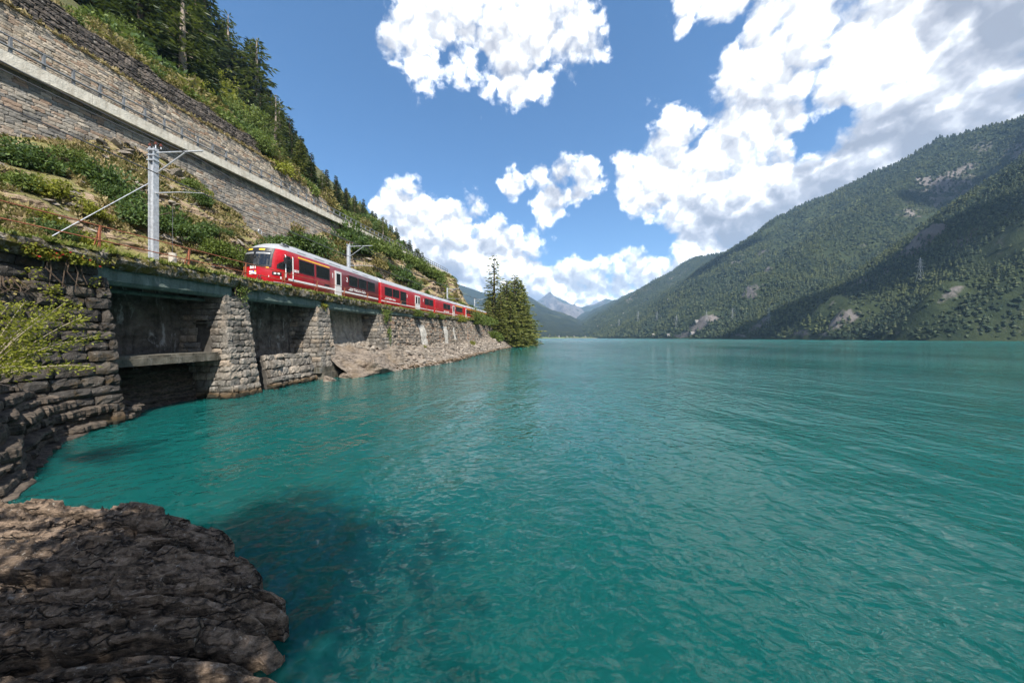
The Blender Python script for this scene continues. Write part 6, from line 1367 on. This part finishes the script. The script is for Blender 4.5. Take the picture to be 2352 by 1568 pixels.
# wooded point
for u, vb, vt, Y, k, lab, wd in ((1128, 760, 668, 107, 'shore', 'bushy conifer left behind the tallest one', 1.3), (1158, 775, 650, 116, 'shore2', 'full conifer between the tallest and the middle one', 1.3), (1190, 780, 638, 119, 'shore', 'full rounded conifer right of the middle one', 1.25), (1146, 780, 712, 99, 'shore', 'low bushy conifer at the foot of the clump', 1.5), (1192, 786, 712, 112, 'shore2', 'low bushy conifer over the shore rocks', 1.6), (1214, 786, 722, 135, 'shore', 'last bushy conifer at the tip of the point', 1.4), (1135, 745, 583, 104, 'shore_tall', 'tallest conifer of the wooded point, its open crown above the others', .95), (1163, 770, 640, 110, 'shore2', 'dense conifer just right of the tallest one', 1.0), (1182, 778, 630, 114, 'shore', 'dense conifer in the middle of the point', 1.0), (1198, 782, 655, 120, 'shore2', 'conifer leaning over the water at the tip', 1.0), (1150, 765, 672, 101, 'shore2', 'small conifer in front of the tallest one', 1.1), (1120, 755, 690, 98, 'shore', 'low conifer beside the railway', 1.1), (1172, 785, 690, 104, 'shore', 'low dense conifer at the shore front', 1.25), (1208, 785, 700, 128, 'shore2', 'outermost low conifer of the point', 1.2)):
    p = W(u, vb, Y); q = drop(p.x, p.y, [4, 2]); z = q[0].z - .3 if q else 1.0; p.z = z; top = H0 + (775 - vt) / FPX * Y
    put_tree(k, p, top - z, lab, 'conifers on the wooded point', wide=wd * (1.7 if k == 'shore_tall' else 1.45))
# trees behind the viewpoint whose shade falls on the ledge and the near water
V, F = bush_arrays(6000, 91, .085, clumps=44, flat=1.1, shell=.25); thin_crown = mesh_data('crown', V, F, M['leaf_mid'])
V, F = bush_arrays(1500, 92, .080, clumps=40, flat=1.1, shell=.2); airy_crown = mesh_data('crown', V, F, M['leaf_mid'])
for lab, p, cr, ch in (('broad leafy tree arching over the viewpoint', (-1.3, -3.5, 1.2), (3.3, 2.3, 2.0), 5.9),):
    t = thing('broadleaf_tree', lab, 'tree', p, 'trees behind the viewpoint'); c = link('crown', thin_crown if ch < 7 else airy_crown, t, (0.3, 0.2 + (1.5 if ch < 7 else 0), ch)); c.scale = cr
    if ch > 10: c = link('crown', airy_crown, t, (-.5, .3, ch - .2)); c.scale = tuple(q * .8 for q in cr); c.rotation_euler = (0, 0, 2)
    m = MB(); m.tube([(0, 0, -.5), (.1, .1, ch * .4), (.3, .2, ch * .95)], [.22, .17, .08], 8)
    for q in range(6): a_ = q * 1.05; m.tube([(.12, .1, ch * .55), (math.cos(a_) * 1.6, math.sin(a_) * 1.6, ch * .95)], [.08, .03], 5, cap=False)
    m.build('trunk', M['bark'], t)
# grass
def grass(name, pts, nrm, n, hgt, mat, seed, label, spread=.5):
    rng = np.random.default_rng(seed); pts = np.asarray(pts); i = rng.integers(0, len(pts), n); c = pts[i] + rng.normal(0, .05, (n, 3)) * np.array([1, 1, .1])
    d = rng.normal(0, spread, (n, 3)); d[:, 2] = 1; h = hgt * rng.uniform(.4, 1.3, n); w = .028 * rng.uniform(.7, 1.6, n) * (1 + np.linalg.norm(c[:, :2], axis=1) / 22); a = rng.uniform(0, 6.28, n)
    s = np.stack([np.cos(a), np.sin(a), 0 * a], 1) * w[:, None]; d /= np.linalg.norm(d, axis=1)[:, None]; V = np.stack([c - s, c + s, c + d * h[:, None]], 1).reshape(-1, 3)
    tag(mk(name, V, np.arange(3 * n).reshape(-1, 3), mat, kind='stuff'), label)
yy = RNG.uniform(-2, 84, 5000); cp = np.stack([deckx(yy) + RNG.uniform(-.6, .12, 5000), yy, curbz(yy) - .05], 1); kk = fbm(yy * .8, cp[:, 0] * 1.5, 0, 3, 5) > -.25
grass('curb_grass', cp[kk], None, 30000, .20, M['fresh_grass'], 31, 'grass growing along the mossy deck curb')
def cells(G):
    G = np.asarray(G); a_, b_ = RNG.random(G[:-1, :-1].shape[:2] + (1,)), RNG.random(G[:-1, :-1].shape[:2] + (1,)); return np.concatenate([((G[:-1, :-1] * (1 - u_) + G[1:, :-1] * u_) * (1 - v_) + (G[:-1, 1:] * (1 - u_) + G[1:, 1:] * u_) * v_).reshape(-1, 3) for u_, v_ in [(RNG.random(a_.shape), RNG.random(a_.shape)) for _ in range(4)]])
sr = cells(hillV.reshape(NY, NT_, 3)[10:, 2:-2]); gr = fbm(sr[:, 1] * .4 + 9, sr[:, 2] * .6, sr[:, 0] * .4, 4, 151); sr = sr[gr > .08]; sr = sr[RNG.integers(0, len(sr), 2600)]; sz_ = np.exp(RNG.normal(-2.0, .55, len(sr)))
V, F = scatter(ROCKS, sr, np.stack([sz_ * 1.5, sz_, sz_], 1), RNG); tag(mk('slope_rubble', V, F, M['talus'], kind='stuff'), 'loose stones lying on the rocky slope')
mv = cells(hillV.reshape(NY, NT_, 3)[10:, 2:-2]); g = fbm(mv[:, 1] * .5, mv[:, 2] * .7, mv[:, 0] * .5, 5, 51)
grass('slope_grass', mv[g > .0], None, 80000, .26, M['straw'], 33, 'dry yellow grass on the rocky slope')
grass('slope_herbs', mv[(g > .08)], None, 90000, .20, M['grass'], 34, 'green herbs among the dry grass of the slope')
uv_ = cells(upV.reshape(len(Yh), len(D), 3)[10:110, 0:14])
grass('terrace_grass', uv_, None, 60000, .55, M['straw'], 35, 'dry grass on the rim of the upper terrace', .6)
tl = np.stack([roadx(yy) - 6.6 + RNG.uniform(-.6, .7, 5000), yy, tier1z(yy)], 1)[(yy > 8) & (yy < 68)]
grass('ledge_grass', tl, None, 7000, .33, M['straw'], 36, 'dry grass on the ledge between the terraces')
bk = V_b = None

# ------------------------------------------------------------------ forests, pylons, houses far away
def far_cone(seed, k=7):
    r = random.Random(seed); V = []; F = []
    for lv, (z, q) in enumerate(((0.08, .30), (0.42, .24), (0.70, .14))):
        V += [(math.cos(6.283 * i / k) * q * (r.uniform(.7, 1.2)), math.sin(6.283 * i / k) * q * r.uniform(.7, 1.2), z + r.uniform(-.03, .03)) for i in range(k)]; V.append((r.uniform(-.02, .02), 0, z + .34 if lv < 2 else 1.0)); b = lv * (k + 1); F += [(b + i, b + (i + 1) % k, b + k) for i in range(k)]
    return np.array(V), np.array(F)
def far_blob(seed):
    V, F = rock_shape(seed + 40); V = V * np.array([.42, .42, .62]); V[:, 2] += .45; return V, F
CO = [far_cone(s) for s in range(4)]; BL = [far_blob(s) for s in range(4)]
def forest(zf, x0, x1, y0, y1, spacing, seed, hfun, thin=lambda X, Y, Z: 1.0, decid=lambda X, Y, Z: .25):
    rng = np.random.default_rng(seed); nx, ny = int((x1 - x0) / spacing), int((y1 - y0) / spacing); gx, gy = np.meshgrid(np.arange(nx), np.arange(ny), indexing='ij')
    X = (x0 + (gx + rng.uniform(-.45, .45, gx.shape)) * spacing).ravel(); Y = (y0 + (gy + rng.uniform(-.45, .45, gx.shape)) * spacing).ravel(); Z = zf(X, Y); k = (rng.random(len(X)) < thin(X, Y, Z)) & (Z > 1.0)
    U = 1176 + FPX * X / np.maximum(Y, 1); k &= (U > -200) & (U < 2650) & (Y > 20)
    X, Y, Z = X[k], Y[k], Z[k]; h = hfun(X, Y, Z) * rng.uniform(.6, 1.3, len(X)); return X, Y, Z, h, rng.random(len(X)) < decid(X, Y, Z)
def gap(X, Y, Z):
    g = fbm(X / 110, Y / 110, 0, 4, 201); x = (X - rs_foot(Y)); clf = np.clip(fbm(X / 120, Y / 55, 4, 3, 93) * 3.0 + .15, 0, 1) * np.exp(-((X - rs_foot(Y) - 34) / 30) ** 2) * (Y < 850) + np.clip(fbm(X / 70 + .3 * Y / 70, Y / 90, 9, 4, 98) * 3 - .35, 0, 1) * np.exp(-((X - rs_foot(Y) - 190) / 95) ** 2) * (Y < 950)
    return np.clip(1.0 - np.clip((g - .40) * 6, 0, 1) , .10, 1) * (1 - .85 * np.clip(clf * 1.6, 0, 1)) * np.where((fbm(X / 60, Y / 150, 3, 3, 205) > .42) & (Y < 1100), .6, 1)
parts = []
for (x0, x1, y0, y1, sp, sd) in ((380, 760, 120, 480, 3.7, 1), (380, 760, 480, 720, 5.0, 8), (760, 1420, 300, 900, 7.2, 2), (370, 760, 720, 1500, 7.0, 3), (760, 1420, 900, 2000, 9.5, 4), (340, 1400, 1500, 2700, 15.0, 5), (760, 1400, 2000, 2700, 16, 6), (350, 1450, 2700, 4800, 24, 7)):
    parts.append(forest(right_z, x0, x1, y0, y1, sp, sd, lambda X, Y, Z: np.interp(Y, [150, 420, 700, 1100], [4.4, 6.2, 9.4, 11.0]) + 0 * X, gap, lambda X, Y, Z: np.clip(.75 - (Z / 160), .12, .75)))
parts.append(forest(left_z, -520, -60, 300, 1500, 8.5, 11, lambda X, Y, Z: 11.0 + 0 * X, lambda X, Y, Z: .9, lambda X, Y, Z: .2))
fX, fY, fZ, fh, fd = [np.concatenate([q[i] for q in parts]) for i in range(5)]
P = np.stack([fX, fY, fZ - .5], 1); rng2 = np.random.default_rng(9)
size = fh / np.hypot(fX, fY); near = np.argsort(-np.where(fX > 0, size, 0))[:150]; rest = np.ones(len(fX), bool); rest[near] = False
for sel, shapes, nm, lab in ((rest & ~fd, CO, 'conifer_forest', 'dense conifer forest on the slopes across the lake'), (rest & fd, BL, 'broadleaf_forest', 'broadleaf wood on the lower slopes across the lake')):
    V, F = scatter(shapes, P[sel], fh[sel] * (1.0 if shapes is CO else .8), rng2, False); tag(mk(nm, V, F, M['forest'], kind='stuff'), lab)
V, F = scatter(CO, np.array(far_pts), np.array(far_h) * 1.05, rng2, False); tag(mk('hillside_wood', V, F, M['forest'], kind='stuff'), 'far part of the conifer wood on the near shore')
cme = [mesh_data('crown', v, f, M['forest']) for v, f in CO + BL]; r = random.Random(8)
for i in near:
    k = r.randrange(4) + (4 if fd[i] else 0); o = link('conifer' if k < 4 else 'broadleaf_tree', cme[k], None, P[i]); s = float(fh[i]) * (1 if k < 4 else .8); o.scale = (s, s, s); o.rotation_euler = (0, 0, r.uniform(0, 6)); tag(o, 'small dark conifer low on the slope across the lake' if k < 4 else 'small round tree low on the slope across the lake', 'tree', 'conifers low on the far slope' if k < 4 else 'round trees low on the far slope')
# trees along the head of the lake
for i in range(95):
    u = r.uniform(1226, 1720); Y = 1372 + r.uniform(0, 60) - max(0, u - 1500) * .9; p = W(u, 775, Y); q = drop(p.x, Y, [6, 7]); z = q[0].z if q else 1.5
    k = r.randrange(4) if r.random() < .4 else 4 + r.randrange(4); h = r.uniform(9, 15) * (1.5 if k < 4 else 1.0); o = link('shore_tree', cme[k], None, (p.x, Y, min(z, 14) - .5)); o.scale = (h, h, h); tag(o, 'dark pointed tree at the head of the lake' if k < 4 else 'dark round tree at the head of the lake', 'tree', 'pointed trees at the head of the lake' if k < 4 else 'round trees at the head of the lake')
# lattice pylons
def pylon(u, vb, vt, label, d):
    h = hit(u, vb, [6, 7])
    if h is None: print('pylon missed', u, vb); return
    p = h[0]; H = (vb - vt) / FPX * p.y; t = thing('power_pylon', label, 'pylon', p - Vector((0, 0, 1)), 'power pylons across the lake'); w = H * .09; rad = max(.08, 0.00013 * p.y); m = MB()
    lv = [0, .22, .42, .6, .75, .88, 1.0]; wd = [1, .72, .52, .38, .28, .2, .06]
    for a in range(4):
        sx, sy = (1, 1, -1, -1)[a], (1, -1, -1, 1)[a]; ex, ey = (1, -1, -1, 1)[a], (-1, -1, 1, 1)[a]
        for i in range(6):
            A = Vector((sx * w * wd[i], sy * w * wd[i], lv[i] * H)); B = Vector((sx * w * wd[i + 1], sy * w * wd[i + 1], lv[i + 1] * H)); C2 = Vector((ex * w * wd[i + 1], ey * w * wd[i + 1], lv[i + 1] * H)); m.bar(A, B, rad); m.bar(A, C2, rad * .6)
    m.build('lattice', M['galv'], t)
    for q, l in ((.62, .22), (.76, .17), (.9, .13)):
        m = MB(); m.bar((-l * H, 0, q * H), (l * H, 0, q * H), rad); m.bar((-l * H, 0, q * H), (0, 0, (q + .05) * H), rad * .6); m.bar((l * H, 0, q * H), (0, 0, (q + .05) * H), rad * .6); m.build('cross_arm', M['galv'], t)
    return t
pl = []
for u, vb, vt, lab in ((2114, 645, 590, 'tallest lattice pylon on the spur across the lake'), (1766, 752, 705, 'pylon low on the dark slope right of the middle'), (1683, 738, 706, 'pylon on the slope above the lit wood'), (1623, 742, 712, 'pylon left of the one above the lit wood'), (1554, 752, 722, 'pylon above the meadow near the lake head'), (1509, 738, 715, 'small pylon higher on the slope'), (1466, 738, 714, 'small pylon at the foot of the farthest slope'), (1422, 750, 732, 'smallest pylon at the head of the lake')):
    t = pylon(u, vb, vt, lab, 0)
    if t: pl.append((t.location + Vector((0, 0, 0)), (vb - vt) / FPX * t.location.y))
m = MB()
for (p, h), (q, g) in zip(pl[1:], pl[:-1]) if len(pl) > 1 else []:
    for l, hh in ((.2, .62), (-.2, .62), (.15, .76)):
        a = p + Vector((l * h, 0, hh * h)); b = q + Vector((l * g, 0, hh * g)); m.tube([a.lerp(b, s / 8) - Vector((0, 0, 36 * s / 8 * (1 - s / 8))) for s in range(9)], .05, 4, cap=False)
tag(m.build('power_line', M['wire']), 'high-voltage wires strung between the pylons', 'power line')
# houses
hr = random.Random(14); wallm, roofm = plain('house_render', (0.34, 0.32, 0.295), .9), plain('grey_stone_roof', (0.20, 0.18, 0.165), .9); winm = M['glass']
for u, v, lab in ((1238, 768, 'white house at the lake head, nearest the wooded point'), (1262, 769, 'white house in the lake village'), (1284, 769, 'pale house behind the shore trees'), (1302, 768, 'white house with grey roof in the village'), (1318, 770, 'small white house by the water'), (1345, 767, 'pale house at the edge of the village'), (1372, 769, 'house among the trees at the lake head'), (1405, 766, 'white house on the meadow'), (1432, 762, 'house on the valley meadow slope'), (1500, 771, 'white house at the end of the beach'), (1536, 772, 'pale house by the beach'), (1590, 768, 'lone house at the foot of the slope'), (1600, 741, 'hut on the lit slope'), (1535, 690, 'hut high on the slope')):
    Y = 1400 + hr.uniform(0, 260); h = hit(u, v, [6]); 
    p = h[0] if h is not None and h[0].y < 3000 and u > 1490 else W(u, 770.5, Y)
    q = drop(p.x, p.y, [6, 7]); p.z = q[0].z - .3 if q else 2
    t = thing('house', lab, 'house', p, 'houses across the lake'); t.rotation_euler = (0, 0, hr.uniform(-.4, .4)); w, dp, hh = hr.uniform(5, 8), hr.uniform(5, 7), hr.uniform(3, 4.5)
    m = MB(); m.box((0, 0, hh / 2), (w, dp, hh)); m.build('wall', wallm, t)
    m = MB(); o_ = .6; m.raw([(-w / 2 - o_, -dp / 2 - o_, hh), (w / 2 + o_, -dp / 2 - o_, hh), (w / 2 + o_, dp / 2 + o_, hh), (-w / 2 - o_, dp / 2 + o_, hh), (-w / 2 - o_, 0, hh + 3.2), (w / 2 + o_, 0, hh + 3.2)], [(0, 1, 5, 4), (2, 3, 4, 5), (0, 4, 3), (1, 2, 5), (3, 2, 1, 0)]); m.build('roof', roofm, t)
    for wx_ in (-.28, 0, .28):
        for wz in ([.35] if hh < 6 else [.28, .7]):
            m = MB(); m.box((wx_ * w, -dp / 2 - .03, hh * wz), (1.1, .12, 1.3)); m.build('window', winm, t)

# ------------------------------------------------------------------ clouds high behind the viewpoint; their shade lies on the mountain
cm_, CN = new_mat('white_cloud'); finish(CN, (0.85, 0.86, 0.88, 1), 1.0, spec=0.0)
def cloud(label, spots, zc=2300, seed=0):
    import bmesh
    b = bmesh.new(); bmesh.ops.create_icosphere(b, subdivisions=3, radius=1.0); V0 = np.array([v.co[:] for v in b.verts]); F0 = np.array([[v.index for v in f.verts] for f in b.faces]); b.free()
    rg = np.random.default_rng(seed); Vs, Fs, n0 = [], [], 0
    for (u, v, rad) in spots:
        h = hit(u, v, [6])
        if h is None: print('cloud spot missed', u, v); continue
        p = h[0]; o = p + SUN * ((zc - p.z) / SUN.z)
        for q in range(7):
            cpos = np.array(o) + rg.normal(0, .42, 3) * rad * np.array([1, 1, .25]); s = rad * rg.uniform(.35, .75); V = V0 * (1 + .25 * fbm(V0[:, 0] * 2 + q, V0[:, 1] * 2, V0[:, 2] * 2 + seed, 4, q))[:, None] * s * np.array([1, 1, .55]) + cpos; Vs.append(V); Fs.append(F0 + n0); n0 += len(V)
    o = mk('cloud', np.concatenate(Vs), np.concatenate(Fs), cm_, smooth=True, kind='stuff'); o['label'] = label
cloud('broad white cloud high behind the viewpoint', [(1790, 735, 45), (1880, 700, 55), (1960, 650, 60), (2060, 610, 50), (2160, 570, 45)], seed=3)
cloud('second white cloud high behind the viewpoint', [(2150, 455, 60), (2230, 430, 55), (1640, 600, 70), (1560, 660, 60)], seed=4)
# ------------------------------------------------------------------ air
hm = bpy.data.materials.new('thin_haze'); hm.use_nodes = True; HN = NT(hm.node_tree); hm.node_tree.nodes.clear()
pv = HN.n('ShaderNodeVolumePrincipled', {'Color': (0.42, 0.67, 1.0, 1), 'Density': 0.000105, 'Anisotropy': 0.1})
HN.t.links.new(pv.outputs[0], HN.n('ShaderNodeOutputMaterial').inputs['Volume'])
m = MB(); m.box((600, 4450, 690), (9000, 13500, 1410)); hz = m.build('haze', hm, kind='stuff'); tag(hz, 'thin blue mountain haze in the air')
